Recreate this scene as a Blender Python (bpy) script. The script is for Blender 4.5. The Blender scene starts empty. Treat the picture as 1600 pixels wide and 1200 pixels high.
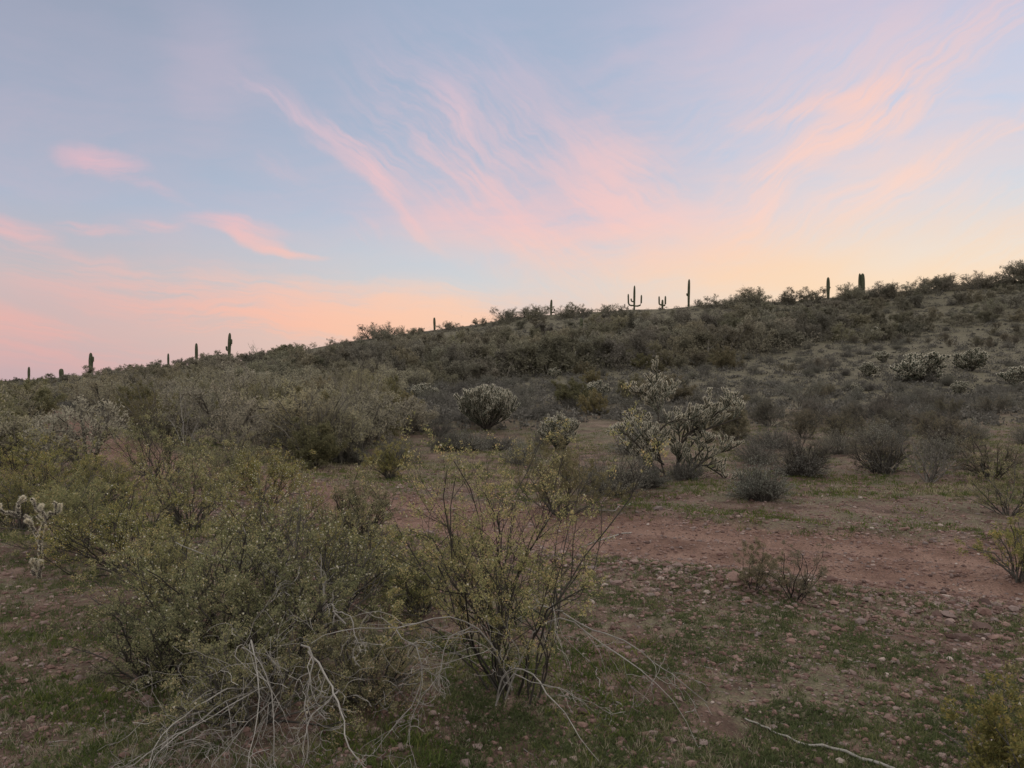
import bpy, math, random
import numpy as np
C = bpy.context
SC = C.scene
COL = SC.collection
R_ = math.radians

def lin(r, g, b):
    f = lambda c: (c/255/12.92) if c/255 <= 0.04045 else ((c/255+0.055)/1.055)**2.4
    return (f(r), f(g), f(b), 1.0)

# ---------------------------------------------------------------- camera, exposure
CAMH = 1.7
FPX = 1150.0                                   # focal length in units of a 1600 px wide frame
cam_d = bpy.data.cameras.new("camera")
cam = bpy.data.objects.new("camera", cam_d); COL.objects.link(cam)
cam.location = (0, 0, CAMH); cam.rotation_euler = (R_(90), 0, 0)
cam_d.sensor_width = 36; cam_d.lens = 36*FPX/1600
cam_d.clip_start = 0.05; cam_d.clip_end = 6000
SC.camera = cam
SC.view_settings.view_transform = 'Standard'
SC.view_settings.look = 'None'
SC.view_settings.exposure = 0.0
SC.view_settings.gamma = 1.0
SC.render.engine = 'CYCLES'
SC.cycles.max_bounces = 6
SC.cycles.transparent_max_bounces = 8
SC.cycles.use_denoising = True

# ---------------------------------------------------------------- node helpers
class NT:
    def __init__(self, tree): self.t = tree; self.n = tree.nodes; self.l = tree.links
    def link(self, a, b): self.l.new(a, b)
    def put(self, sock, v):
        if v is None: return
        if hasattr(v, 'is_linked') or isinstance(v, bpy.types.NodeSocket): self.l.new(v, sock)
        else: sock.default_value = v
    def m(self, op, a, b=None, c=None, clamp=False):
        n = self.n.new('ShaderNodeMath'); n.operation = op; n.use_clamp = clamp
        self.put(n.inputs[0], a); self.put(n.inputs[1], b); self.put(n.inputs[2], c)
        return n.outputs[0]
    def comb(self, x, y, z):
        n = self.n.new('ShaderNodeCombineXYZ')
        for i, v in enumerate((x, y, z)): self.put(n.inputs[i], v)
        return n.outputs[0]
    def noise(self, vec, scale, detail=4, rough=0.5, dist=0.0):
        n = self.n.new('ShaderNodeTexNoise')
        self.put(n.inputs['Vector'], vec); n.inputs['Scale'].default_value = scale
        n.inputs['Detail'].default_value = detail; n.inputs['Roughness'].default_value = rough
        n.inputs['Distortion'].default_value = dist
        return n
    def ramp(self, fac, stops, interp='LINEAR'):
        n = self.n.new('ShaderNodeValToRGB'); cr = n.color_ramp; cr.interpolation = interp
        self.put(n.inputs[0], fac)
        while len(cr.elements) < len(stops): cr.elements.new(0.5)
        for e, (p, c) in zip(cr.elements, stops): e.position = p
        for e, (p, c) in zip(cr.elements, stops): e.color = c
        return n.outputs[0]
    def maprange(self, v, a, b, c=0.0, d=1.0, smooth=False):
        n = self.n.new('ShaderNodeMapRange'); n.clamp = True
        if smooth: n.interpolation_type = 'SMOOTHSTEP'
        self.put(n.inputs[0], v)
        for i, x in enumerate((a, b, c, d)): n.inputs[i+1].default_value = x
        return n.outputs[0]
    def mix(self, fac, a, b, mode='MIX'):
        n = self.n.new('ShaderNodeMix'); n.data_type = 'RGBA'; n.blend_type = mode
        self.put(n.inputs[0], fac); self.put(n.inputs[6], a); self.put(n.inputs[7], b)
        return n.outputs[2]

# ---------------------------------------------------------------- sky (dusk, cirrus lit from below the horizon)
W = bpy.data.worlds.new("World"); SC.world = W; W.use_nodes = True
W.node_tree.nodes.clear()
w = NT(W.node_tree)
tc = w.n.new('ShaderNodeTexCoord'); sep = w.n.new('ShaderNodeSeparateXYZ')
w.link(tc.outputs['Generated'], sep.inputs[0])
X, Y, Z = sep.outputs
AZ = w.m('ARCTAN2', X, Y)
EL = w.m('ARCSINE', Z)
def az_el(u, v):
    a = math.atan((u-800)/FPX)
    return a, math.atan((600-v)/FPX*math.cos(a))
skyuv = w.comb(AZ, EL, 0)
wn = w.noise(skyuv, 6.0, 5, 0.55)
wsep = w.n.new('ShaderNodeSeparateXYZ'); w.link(wn.outputs['Color'], wsep.inputs[0])
AZw = w.m('ADD', AZ, w.m('MULTIPLY', w.m('SUBTRACT', wsep.outputs[0], 0.5), 0.10))
ELw = w.m('ADD', EL, w.m('MULTIPLY', w.m('SUBTRACT', wsep.outputs[1], 0.5), 0.07))
def field(angle, seed, lo, hi, sc=3.0, stretch=5.0):
    c, s = math.cos(R_(angle)), math.sin(R_(angle))
    p = w.m('ADD', w.m('MULTIPLY', AZw, c), w.m('MULTIPLY', ELw, s))
    q = w.m('ADD', w.m('MULTIPLY', AZw, -s), w.m('MULTIPLY', ELw, c))
    n = w.noise(w.comb(p, w.m('MULTIPLY', q, stretch), seed), sc, 9, 0.62, 0.25)
    n2 = w.noise(w.comb(p, w.m('MULTIPLY', q, stretch*2.2), seed+20), sc*3.4, 5, 0.55, 0.2)
    v = w.m('ADD', n.outputs[0], w.m('MULTIPLY', w.m('SUBTRACT', n2.outputs[0], 0.5), 0.46))
    return w.maprange(v, lo+.0, hi+.02, 0.0, 1.0, True)
F = {'h': field(-4, 1.3, 0.32, 0.66, 4.0, 5), 'd': field(-38, 4.1, 0.33, 0.68, 4.0, 4),
     'u': field(32, 7.7, 0.33, 0.66, 3.6, 4.5), 's': field(5, 9.9, 0.2, 0.75, 2.0, 2.5)}
blobs = [ # u, v, half length px, half height px, tilt, amount, streak field
 (170,252,85,24,-12,.9,'h'), (225,288,90,12,-22,.25,'h'), (25,352,85,20,-5,.85,'h'), (140,353,75,12,-4,1.,'h'),
 (235,356,45,10,0,.6,'h'), (360,358,100,18,-4,.95,'h'), (400,380,75,14,-12,1.0,'h'), (450,396,70,8,-3,1.0,'h'),
 (110,398,200,26,-12,.45,'h'), (230,450,650,50,-3,.4,'h'), (480,476,380,62,-3,1.1,'h'), (640,492,340,48,3,.85,'h'),
 (40,512,360,30,-7,.8,'h'), (440,508,210,28,-5,1.2,'h'), (20,548,320,34,-5,.6,'h'),
 (430,162,90,12,-25,.7,'d'), (470,185,160,34,-28,.35,'d'), (560,240,100,38,-32,.9,'d'), (575,268,75,20,-55,.8,'d'), (660,220,190,80,-45,.45,'d'),
 (702,182,70,22,-50,.8,'d'), (620,335,130,18,-40,.6,'d'), (445,280,45,30,-60,.45,'d'), (560,365,40,20,-30,.5,'d'),
 (820,270,320,170,-40,.8,'d'), (955,225,130,70,25,.65,'s'), (975,290,110,80,-45,.7,'d'), (830,360,380,80,-8,.85,'s'),
 (1040,390,300,90,-12,.85,'s'), (1160,430,260,45,0,.8,'s'),
 (1300,162,160,20,2,1.3,'u'), (1370,190,140,14,8,.6,'u'), (1340,212,170,26,14,1.2,'u'), (1260,255,200,36,38,1.1,'u'),
 (1180,330,160,45,58,.95,'u'), (1120,340,90,30,70,.6,'u'), (1290,340,220,90,25,.6,'u'), (1500,235,280,24,16,1.1,'u'), (1440,275,190,26,18,.7,'u'),
 (1500,85,380,55,24,.85,'u'), (1330,110,420,80,14,.5,'u'), (1560,400,260,60,22,.75,'u'), (1450,340,380,60,3,.55,'u'),
 (1220,50,480,90,0,.45,'s'), (1000,130,300,90,-10,.3,'s'), (320,60,90,150,15,.28,'s'), (1000,320,440,150,-10,.4,'s'), (1330,290,380,150,10,.5,'s'), (60,180,200,120,0,.12,'s'), (1500,190,260,120,0,.3,'s')]
tot = None
for (u, v, sx, sy, an, am, fk) in blobs:
    a0, e0 = az_el(u, v)
    c, s = math.cos(R_(an)), math.sin(R_(an))
    ka = math.cos(a0)**2/FPX                        # radians of azimuth per px there
    da = w.m('DIVIDE', w.m('SUBTRACT', AZw, a0), ka); de = w.m('DIVIDE', w.m('SUBTRACT', ELw, e0), math.cos(a0)/FPX)
    p = w.m('ADD', w.m('MULTIPLY', da, c/sx/1.15), w.m('MULTIPLY', de, s/sx/1.15))
    q = w.m('ADD', w.m('MULTIPLY', da, -s/sy/1.15), w.m('MULTIPLY', de, c/sy/1.15))
    d = w.m('ADD', w.m('MULTIPLY', p, p), w.m('MULTIPLY', q, q))
    k = w.m('SUBTRACT', 1.0, d, clamp=True)
    k = w.m('MULTIPLY', w.m('MULTIPLY', k, k), w.m('MULTIPLY', F[fk], am))
    tot = k if tot is None else w.m('ADD', tot, k)
# thin high veil everywhere outside the frame too
veil = w.m('MULTIPLY', F['s'], 0.18)
tot = w.m('ADD', tot, veil)
cloud = w.m('SUBTRACT', 1.0, w.m('POWER', 2.7182, w.m('MULTIPLY', tot, -1.15)))
def elp(v): return max(0.0, math.atan((600-v)/FPX))/R_(60)
E01 = w.m('DIVIDE', EL, R_(60), clamp=True)
UP = (1.15, 1.12, 1.12, 1); UPC = (1.35, 1.25, 1.2, 1)      # unseen sky overhead, brightened well past the visible sky to light the ground
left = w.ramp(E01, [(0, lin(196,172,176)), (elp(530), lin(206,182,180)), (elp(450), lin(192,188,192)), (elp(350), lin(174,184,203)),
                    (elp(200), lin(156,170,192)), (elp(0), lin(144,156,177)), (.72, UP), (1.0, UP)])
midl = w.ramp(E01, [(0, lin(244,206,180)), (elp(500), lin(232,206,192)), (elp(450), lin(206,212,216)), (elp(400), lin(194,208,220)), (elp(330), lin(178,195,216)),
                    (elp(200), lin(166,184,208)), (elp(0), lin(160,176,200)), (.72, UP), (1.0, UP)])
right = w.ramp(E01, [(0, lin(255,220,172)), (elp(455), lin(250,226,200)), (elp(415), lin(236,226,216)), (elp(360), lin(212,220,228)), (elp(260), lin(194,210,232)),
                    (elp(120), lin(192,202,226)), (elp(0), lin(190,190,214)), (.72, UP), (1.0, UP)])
fm = w.maprange(AZ, -0.62, 0.0, 0, 1, True); fr = w.maprange(AZ, 0.0, 0.5, 0, 1, True)
base = w.mix(fr, w.mix(fm, left, midl), right)
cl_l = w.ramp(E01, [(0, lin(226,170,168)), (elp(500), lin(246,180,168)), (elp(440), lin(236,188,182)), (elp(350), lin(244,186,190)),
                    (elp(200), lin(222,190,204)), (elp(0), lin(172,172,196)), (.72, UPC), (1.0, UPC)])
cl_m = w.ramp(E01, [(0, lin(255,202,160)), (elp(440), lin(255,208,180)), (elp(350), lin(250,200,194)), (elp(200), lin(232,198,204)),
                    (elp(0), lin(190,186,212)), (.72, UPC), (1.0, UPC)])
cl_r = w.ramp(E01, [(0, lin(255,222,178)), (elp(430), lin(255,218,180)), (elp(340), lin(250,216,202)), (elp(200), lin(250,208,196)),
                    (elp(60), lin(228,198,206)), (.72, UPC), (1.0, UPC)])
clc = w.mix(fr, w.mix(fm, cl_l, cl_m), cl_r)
skyc = w.mix(cloud, base, clc)
# unseen sky behind the viewer, raised above dusk level to light the foreground
backf = w.maprange(Y, -0.25, 0.35, 1, 0, True)
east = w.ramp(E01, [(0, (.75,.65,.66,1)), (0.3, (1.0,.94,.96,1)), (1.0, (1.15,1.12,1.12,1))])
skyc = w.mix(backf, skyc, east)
below = w.maprange(EL, -0.03, 0.0, 1, 0)
skyc = w.mix(below, skyc, lin(70,62,58))
nish = w.n.new('ShaderNodeTexSky'); nish.sky_type = 'NISHITA'; nish.sun_disc = False
SUN_EL, SUN_AZ = R_(2.0), R_(22)
nish.sun_elevation = SUN_EL; nish.sun_rotation = SUN_AZ
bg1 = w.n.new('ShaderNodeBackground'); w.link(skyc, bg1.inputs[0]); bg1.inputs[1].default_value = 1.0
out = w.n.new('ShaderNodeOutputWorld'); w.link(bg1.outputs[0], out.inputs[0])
W.cycles.sampling_method = 'MANUAL'; W.cycles.sample_map_resolution = 1024

# the afterglow over the ridge, very soft and warm
sun_d = bpy.data.lights.new("sun", 'SUN'); sun = bpy.data.objects.new("sun", sun_d); COL.objects.link(sun)
sun_d.energy = 0.7; sun_d.angle = R_(28); sun_d.color = (1.0, 0.80, 0.62)
sel = R_(17)
dirv = (math.sin(SUN_AZ)*math.cos(sel), math.cos(SUN_AZ)*math.cos(sel), math.sin(sel))
from mathutils import Vector
sun.rotation_euler = Vector(dirv).to_track_quat('Z', 'Y').to_euler()

# ---------------------------------------------------------------- terrain
ridge_u = np.array([-900,-300,0,200,400,560,700,830,1000,1130,1250,1370,1500,1600,2000,2800.])
ridge_v = np.array([604,602,598,586,562,531,513,493,483,474,468,460,446,438,420,415.])
def ridge_y(x): return np.clip(132 - 0.2*x, 95, 175)
def hash_noise(x, y, s, seed):
    """smooth value noise"""
    rs = np.random.RandomState(seed); T = rs.rand(256, 256)
    X_ = x/s; Y_ = y/s
    xi = np.floor(X_).astype(int); yi = np.floor(Y_).astype(int)
    fx = X_-xi; fy = Y_-yi; fx = fx*fx*(3-2*fx); fy = fy*fy*(3-2*fy)
    g = lambda i, j: T[i % 256, j % 256]
    return (g(xi,yi)*(1-fx)+g(xi+1,yi)*fx)*(1-fy)+(g(xi,yi+1)*(1-fx)+g(xi+1,yi+1)*fx)*fy - 0.5
PATH = np.array([(16,2.6),(9,5.0),(5,6.75),(2,8.3),(0,9.5),(-2.2,11.1),(-6,14.2),(-11,19.6),(-17.5,29.),(-25,37.),(-45,52),(-80,70)])
def path_dist(x, y):
    """signed distance to the path centre line (positive on the far side)"""
    best = np.full(np.shape(x), 1e9); sg = np.zeros(np.shape(x)); arc = np.zeros(np.shape(x)); L = 0
    for (a, b) in zip(PATH[:-1], PATH[1:]):
        d = b-a; ll = math.hypot(*d)
        t = np.clip(((x-a[0])*d[0]+(y-a[1])*d[1])/ll**2, 0, 1)
        ex = x-a[0]-t*d[0]; ey = y-a[1]-t*d[1]
        dd = np.hypot(ex, ey); m = dd < best
        best = np.where(m, dd, best); sg = np.where(m, np.sign(-(d[0]*ey-d[1]*ex)), sg); arc = np.where(m, L+t*ll, arc)
        L += ll
    return best*sg, arc
def half_width(arc): return np.interp(arc, [0, 16, 19, 24, 40, 80], [1.45, 1.35, 1.3, 0.9, 0.8, 0.7])
def hbase(x, y):
    Ry = ridge_y(x); t = x/Ry
    v = np.interp(800+t*FPX, ridge_u, ridge_v)
    H = CAMH + (600-v)/FPX*Ry
    H = H + 0.35*hash_noise(x, y*0+3, 9, 5)
    p = y/Ry
    up = np.clip((p-0.12)/0.88, 0, 1)**1.7
    dn = np.exp(-np.clip((p-1)/0.55, 0, 9)**2)
    h = H*np.where(p < 1, up, dn)
    far = np.clip(y/25, 0, 1)
    h = h + far*(0.5*hash_noise(x, y, 14, 11)+0.35*hash_noise(x, y, 6, 12))*np.clip(1.25-p, 0, 1)
    return h
def hmicro(x, y):
    r = np.hypot(x, y)
    k = np.clip(1.5-r/40, 0, 1)
    h = k*(0.10*hash_noise(x, y, 1.7, 1)+0.045*hash_noise(x, y, 0.6, 2)+0.02*hash_noise(x, y, 0.22, 3)+0.012*hash_noise(x, y, 0.1, 4))
    sd, arc = path_dist(x, y); hw = half_width(arc)
    on = 1/(1+np.exp((np.abs(sd)-hw)/0.12))
    h = h*(1-0.75*on) - 0.05*on
    h = h + 0.07*np.exp(-((sd+hw+0.35)/0.32)**2)*np.clip(1.3-r/25, 0, 1)      # near berm of pushed up stones
    h = h + 0.05*np.exp(-((sd-hw-0.30)/0.30)**2)*np.clip(1.3-r/25, 0, 1)
    h = h - 0.05*on*np.exp(-((sd-0.55)/0.2)**2) - 0.05*on*np.exp(-((sd+0.6)/0.2)**2) + .02*on*hash_noise(x, y, .35, 8)
    return h
def H(x, y):
    x = np.asarray(x, float); y = np.asarray(y, float)
    return hbase(x, y)+hmicro(x, y)
_T = np.concatenate([np.linspace(1.5, 30, 500), np.linspace(30.2, 175, 800)])
def ground_at(u, v):
    """where the view line through photo pixel (u, v) meets the terrain; falls back to the crest"""
    x = (u-800)/FPX*_T; z = CAMH+(600-v)/FPX*_T
    d = z-hbase(x, _T)
    i = np.argmax(d < 0)
    if d[i] >= 0:
        t = (u-800)/FPX; y = 132/(1+0.2*t); i = np.argmin(np.abs(_T-min(y, 172)*0.995))
    yy = _T[i]; xx = (u-800)/FPX*yy
    return float(xx), float(yy), float(H(xx, yy))

def fast_mesh(name, V, faces, mats, mat_idx=None, smooth=False):
    """faces: list of int arrays (n,3) or (n,4)"""
    me = bpy.data.meshes.new(name)
    V = np.asarray(V, np.float32); nV = len(V)
    faces = [f for f in faces if len(f)]
    sizes = np.concatenate([np.full(len(f), f.shape[1]) for f in faces])
    idx = np.concatenate([f.reshape(-1) for f in faces]).astype(np.int32)
    me.vertices.add(nV); me.vertices.foreach_set('co', V.reshape(-1))
    me.loops.add(len(idx)); me.loops.foreach_set('vertex_index', idx)
    starts = np.concatenate([[0], np.cumsum(sizes)[:-1]]).astype(np.int32)
    me.polygons.add(len(sizes)); me.polygons.foreach_set('loop_start', starts)
    try: me.polygons.foreach_set('loop_total', sizes.astype(np.int32))
    except Exception: pass
    for m in mats: me.materials.append(m)
    if mat_idx is not None: me.polygons.foreach_set('material_index', np.asarray(mat_idx, np.int32))
    me.polygons.foreach_set('use_smooth', np.full(len(sizes), smooth))
    me.update(calc_edges=True)
    return me
def mobj(name, me, parent=None):
    o = bpy.data.objects.new(name, me); COL.objects.link(o)
    if parent: o.parent = parent
    return o

# ---------------------------------------------------------------- materials
def new_mat(name):
    m = bpy.data.materials.new(name); m.use_nodes = True; m.node_tree.nodes.clear()
    return m, NT(m.node_tree)
def finish(t, shader):
    o = t.n.new('ShaderNodeOutputMaterial'); t.link(shader, o.inputs[0])
def pbsdf(t, col, rough=0.9, spec=0.15, normal=None):
    p = t.n.new('ShaderNodeBsdfPrincipled'); t.put(p.inputs['Base Color'], col)
    t.put(p.inputs['Roughness'], rough); p.inputs['Specular IOR Level'].default_value = spec
    if normal is not None: t.link(normal, p.inputs['Normal'])
    return p.outputs[0]
def leaf_mat(name, cols, trans=0.35, objvar=0.35, patch=0.6, tint=None):
    """cols: list of (pos, rgb) over the per leaf random value"""
    m, t = new_mat(name)
    g = t.n.new('ShaderNodeNewGeometry'); oi = t.n.new('ShaderNodeObjectInfo'); tc = t.n.new('ShaderNodeTexCoord')
    nz = t.noise(tc.outputs['Object'], 3.0, 3)
    f = t.m('ADD', t.m('MULTIPLY', g.outputs['Random Per Island'], 1-patch*0.5), t.m('MULTIPLY', t.m('SUBTRACT', nz.outputs[0], 0.35), patch), clamp=True)
    c = t.ramp(f, [(p, (*rgb, 1)) for p, rgb in cols])
    hs = t.n.new('ShaderNodeHueSaturation'); t.link(c, hs.inputs['Color'])
    t.put(hs.inputs['Hue'], t.maprange(oi.outputs['Random'], 0, 1, 0.5-0.03*objvar/0.35, 0.5+0.02*objvar/0.35))
    r2 = t.m('FRACT', t.m('MULTIPLY', oi.outputs['Random'], 7.31))
    t.put(hs.inputs['Value'], t.maprange(r2, 0, 1, 1-objvar, 1+objvar))
    r3 = t.m('FRACT', t.m('MULTIPLY', oi.outputs['Random'], 3.77))
    t.put(hs.inputs['Saturation'], t.maprange(r3, 0, 1, 0.7, 1.1))
    d = t.n.new('ShaderNodeBsdfDiffuse'); t.link(hs.outputs[0], d.inputs[0])
    tr = t.n.new('ShaderNodeBsdfTranslucent'); t.link(hs.outputs[0], tr.inputs[0])
    mx = t.n.new('ShaderNodeMixShader'); mx.inputs[0].default_value = trans
    t.link(d.outputs[0], mx.inputs[1]); t.link(tr.outputs[0], mx.inputs[2]); finish(t, mx.outputs[0])
    return m
def bark_mat(name, a, b, scale=40, bump=0.3):
    m, t = new_mat(name); tc = t.n.new('ShaderNodeTexCoord')
    g = t.n.new('ShaderNodeNewGeometry')
    n = t.noise(tc.outputs['Object'], scale, 5, 0.65)
    f = t.m('ADD', t.m('MULTIPLY', n.outputs[0], 0.7), t.m('MULTIPLY', g.outputs['Random Per Island'], 0.5), clamp=True)
    c = t.ramp(f, [(0.25, (*a, 1)), (0.8, (*b, 1))])
    bp = t.n.new('ShaderNodeBump'); bp.inputs['Strength'].default_value = bump; bp.inputs['Distance'].default_value = 0.01
    t.link(n.outputs[0], bp.inputs['Height'])
    finish(t, pbsdf(t, c, 0.9, 0.1, bp.outputs[0])); return m

M = {}
M['creo_leaf'] = leaf_mat('creosote_leaf', [(0.0,(.13,.14,.05)), (.3,(.23,.24,.09)), (.6,(.36,.345,.135)), (.8,(.54,.42,.15)), (1,(.70,.42,.15))], .5, .2)
M['creo_leaf_mid'] = leaf_mat('creosote_leaf_mid', [(0.0,(.11,.108,.06)), (.5,(.20,.185,.10)), (.85,(.29,.24,.13)), (1,(.35,.25,.13))], .45, .25)
M['creo_leaf_yellow'] = leaf_mat('creosote_leaf_yellow', [(0.0,(.10,.105,.03)), (.5,(.20,.185,.05)), (.85,(.34,.26,.065)), (1,(.46,.29,.07))], .45, .1)
M['puff'] = leaf_mat('seed_puff', [(0,(.55,.52,.40)), (1,(.75,.70,.55))], .5, .05)
M['creo_stem'] = bark_mat('creosote_stem', (.030,.027,.023), (.13,.12,.10), 25)
M['creo_stem_dark'] = bark_mat('creosote_stem_dark', (.018,.016,.014), (.075,.068,.056), 25)
M['dull_leaf'] = leaf_mat('dull_leaf', [(0,(.10,.095,.07)), (.5,(.18,.165,.115)), (.85,(.26,.21,.14)), (1,(.30,.20,.12))], .4, .2)
M['dead'] = bark_mat('dead_wood', (.11,.10,.085), (.33,.31,.27), 18)
M['dead_dark'] = bark_mat('dead_wood_dark', (.06,.054,.046), (.20,.185,.155), 18)
M['burs_leaf'] = leaf_mat('bursage_leaf', [(0,(.12,.118,.09)), (.5,(.21,.205,.16)), (1,(.33,.32,.25))], .35, .3)
M['burs_leaf_pale'] = leaf_mat('pale_bursage_leaf', [(0,(.15,.16,.12)), (.5,(.26,.27,.21)), (1,(.42,.43,.34))], .35, .15)
M['burs_stem'] = bark_mat('bursage_stem', (.045,.04,.035), (.13,.12,.10), 30)
M['tree_leaf'] = leaf_mat('palo_verde_leaf', [(0,(.13,.125,.085)), (.5,(.22,.205,.14)), (1,(.34,.31,.21))], .42, .28)
M['tan_leaf'] = leaf_mat('tan_leaf', [(0,(.22,.205,.13)), (.5,(.35,.32,.20)), (1,(.50,.44,.28))], .5, .15)
M['tree_bark'] = bark_mat('tree_bark', (.06,.055,.045), (.19,.175,.14), 8)
M['pale_bark'] = bark_mat('pale_bark', (.22,.21,.17), (.45,.43,.36), 8)
M['scrub'] = leaf_mat('hill_scrub', [(0,(.075,.07,.058)), (.5,(.145,.135,.108)), (1,(.27,.25,.195))], .3, .1)
M['grass'] = leaf_mat('grass_blade', [(0,(.055,.075,.026)), (.45,(.105,.135,.045)), (.75,(.20,.20,.075)), (.93,(.34,.29,.14)), (1,(.45,.38,.2))], .4, .05, .9)
M['drygrass'] = leaf_mat('dry_grass', [(0,(.20,.17,.09)), (.5,(.33,.29,.16)), (1,(.50,.44,.27))], .4, .05)
M['chol_skin'] = bark_mat('cholla_skin', (.035,.040,.028), (.10,.105,.075), 30)
M['chol_old'] = bark_mat('cholla_old_trunk', (.022,.019,.016), (.085,.075,.062), 30)
def spine_mat(name, a, b):
    m, t = new_mat(name); g = t.n.new('ShaderNodeNewGeometry')
    c = t.ramp(g.outputs['Random Per Island'], [(0, (*a, 1)), (1, (*b, 1))])
    d = t.n.new('ShaderNodeBsdfDiffuse'); t.link(c, d.inputs[0])
    tr = t.n.new('ShaderNodeBsdfTranslucent'); t.link(c, tr.inputs[0])
    mx = t.n.new('ShaderNodeMixShader'); mx.inputs[0].default_value = .5
    t.link(d.outputs[0], mx.inputs[1]); t.link(tr.outputs[0], mx.inputs[2]); finish(t, mx.outputs[0]); return m
M['spine'] = spine_mat('cholla_spine', (.62,.56,.42), (.93,.88,.73))
M['spine_old'] = spine_mat('cholla_old_spine', (.10,.085,.06), (.30,.265,.20))
def saguaro_mat():
    m, t = new_mat('saguaro_skin'); tc = t.n.new('ShaderNodeTexCoord')
    n = t.noise(tc.outputs['Object'], 3, 4)
    c = t.ramp(n.outputs[0], [(.3, (.045,.055,.030,1)), (.7, (.10,.105,.062,1))])
    finish(t, pbsdf(t, c, .8, .2)); return m
M['saguaro'] = saguaro_mat()
def rock_mat(name, scale):
    m, t = new_mat(name); g = t.n.new('ShaderNodeNewGeometry'); oi = t.n.new('ShaderNodeObjectInfo'); tc = t.n.new('ShaderNodeTexCoord')
    r = t.m('FRACT', t.m('ADD', g.outputs['Random Per Island'], oi.outputs['Random']))
    c = t.ramp(r, [(0,(.08,.05,.041,1)), (.3,(.19,.115,.092,1)), (.55,(.28,.18,.145,1)), (.78,(.19,.155,.14,1)), (.97,(.33,.24,.20,1)), (1,(.48,.41,.35,1))])
    n = t.noise(tc.outputs['Object'], scale, 6, .7)
    c2 = t.mix(t.maprange(n.outputs[0], .3, .7, 0, .55), c, (.09,.06,.05,1))
    bp = t.n.new('ShaderNodeBump'); bp.inputs['Strength'].default_value = .5; bp.inputs['Distance'].default_value = .01
    t.link(n.outputs[0], bp.inputs['Height'])
    finish(t, pbsdf(t, c2, .9, .15, bp.outputs[0])); return m
M['rock'] = rock_mat('desert_rock', 6)
M['gravel'] = rock_mat('gravel_stone', 60)
def ground_mat():
    m, t = new_mat('desert_ground')
    tc = t.n.new('ShaderNodeTexCoord'); O = tc.outputs['Object']
    at = t.n.new('ShaderNodeAttribute'); at.attribute_name = 'trail'
    n1 = t.noise(O, .35, 5, .6); n2 = t.noise(O, 2.3, 6, .65); n3 = t.noise(O, 14, 5, .7); n4 = t.noise(O, 70, 3, .7)
    soil = t.ramp(n2.outputs[0], [(.36, (.075,.047,.036,1)), (.5, (.145,.094,.072,1)), (.64, (.24,.165,.13,1))])
    cover = t.ramp(n3.outputs[0], [(.3, (.075,.08,.045,1)), (.55, (.15,.145,.085,1)), (.75, (.28,.25,.155,1))])
    patchn = t.noise(O, .8, 7, .7)
    cf = t.maprange(t.m('ADD', patchn.outputs[0], t.m('MULTIPLY', t.m('SUBTRACT', n3.outputs[0], .5), .5)), .44, .58, 0, .8, True)
    mixed = t.mix(cf, soil, cover)
    # hillside: greyer stony soil with straw coloured patches
    ps = t.n.new('ShaderNodeSeparateXYZ'); t.link(O, ps.inputs[0])
    hf = t.maprange(ps.outputs[1], 16, 45, 0, 1, True)
    hill = t.ramp(n2.outputs[0], [(.34, (.06,.052,.042,1)), (.5, (.135,.118,.09,1)), (.66, (.27,.24,.175,1))])
    mixed = t.mix(hf, mixed, t.mix(.55, hill, cover))
    trail = t.ramp(t.m('ADD', t.m('MULTIPLY', n2.outputs[0], .6), t.m('MULTIPLY', n3.outputs[0], .4)), [(.38, (.115,.062,.045,1)), (.5, (.20,.115,.085,1)), (.62, (.31,.20,.155,1))])
    tf = t.m('ADD', at.outputs['Fac'], t.m('MULTIPLY', t.m('SUBTRACT', n3.outputs[0], .5), .9))
    c = t.mix(t.maprange(tf, .3, .7, 0, 1, True), mixed, trail)
    ru = t.n.new('ShaderNodeAttribute'); ru.attribute_name = 'rut'
    rf = t.m('MULTIPLY', ru.outputs['Fac'], t.maprange(n2.outputs[0], .35, .6, .35, .85))
    c = t.mix(rf, c, (.30,.19,.145,1))      # dust packed pale by wheels
    # pebbles finer than the modelled ones
    vo = t.n.new('ShaderNodeTexVoronoi'); t.link(O, vo.inputs['Vector']); vo.inputs['Scale'].default_value = 30
    pk = t.maprange(vo.outputs['Distance'], .12, .32, 1, 0)
    vs = t.n.new('ShaderNodeSeparateColor'); t.link(vo.outputs['Color'], vs.inputs[0])
    pc = t.ramp(vs.outputs[0], [(0, (.09,.06,.05,1)), (.5, (.19,.13,.10,1)), (.85, (.25,.20,.165,1)), (1, (.45,.40,.34,1))])
    pmask = t.m('MULTIPLY', t.m('MULTIPLY', pk, t.maprange(vs.outputs[1], .35, .45, 0, .9)), t.m('SUBTRACT', 1.0, rf, clamp=True))
    c = t.mix(pmask, c, pc)
    c = t.mix(t.maprange(n4.outputs[0], .38, .62, 0, .6), c, (.06,.045,.035,1))
    hgt = t.m('ADD', t.m('MULTIPLY', pmask, .5), t.m('ADD', t.m('MULTIPLY', n4.outputs[0], .5), n3.outputs[0]))
    bp = t.n.new('ShaderNodeBump'); bp.inputs['Strength'].default_value = .8; bp.inputs['Distance'].default_value = .025
    t.link(hgt, bp.inputs['Height'])
    finish(t, pbsdf(t, c, .95, .08, bp.outputs[0])); return m
M['ground'] = ground_mat()

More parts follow.
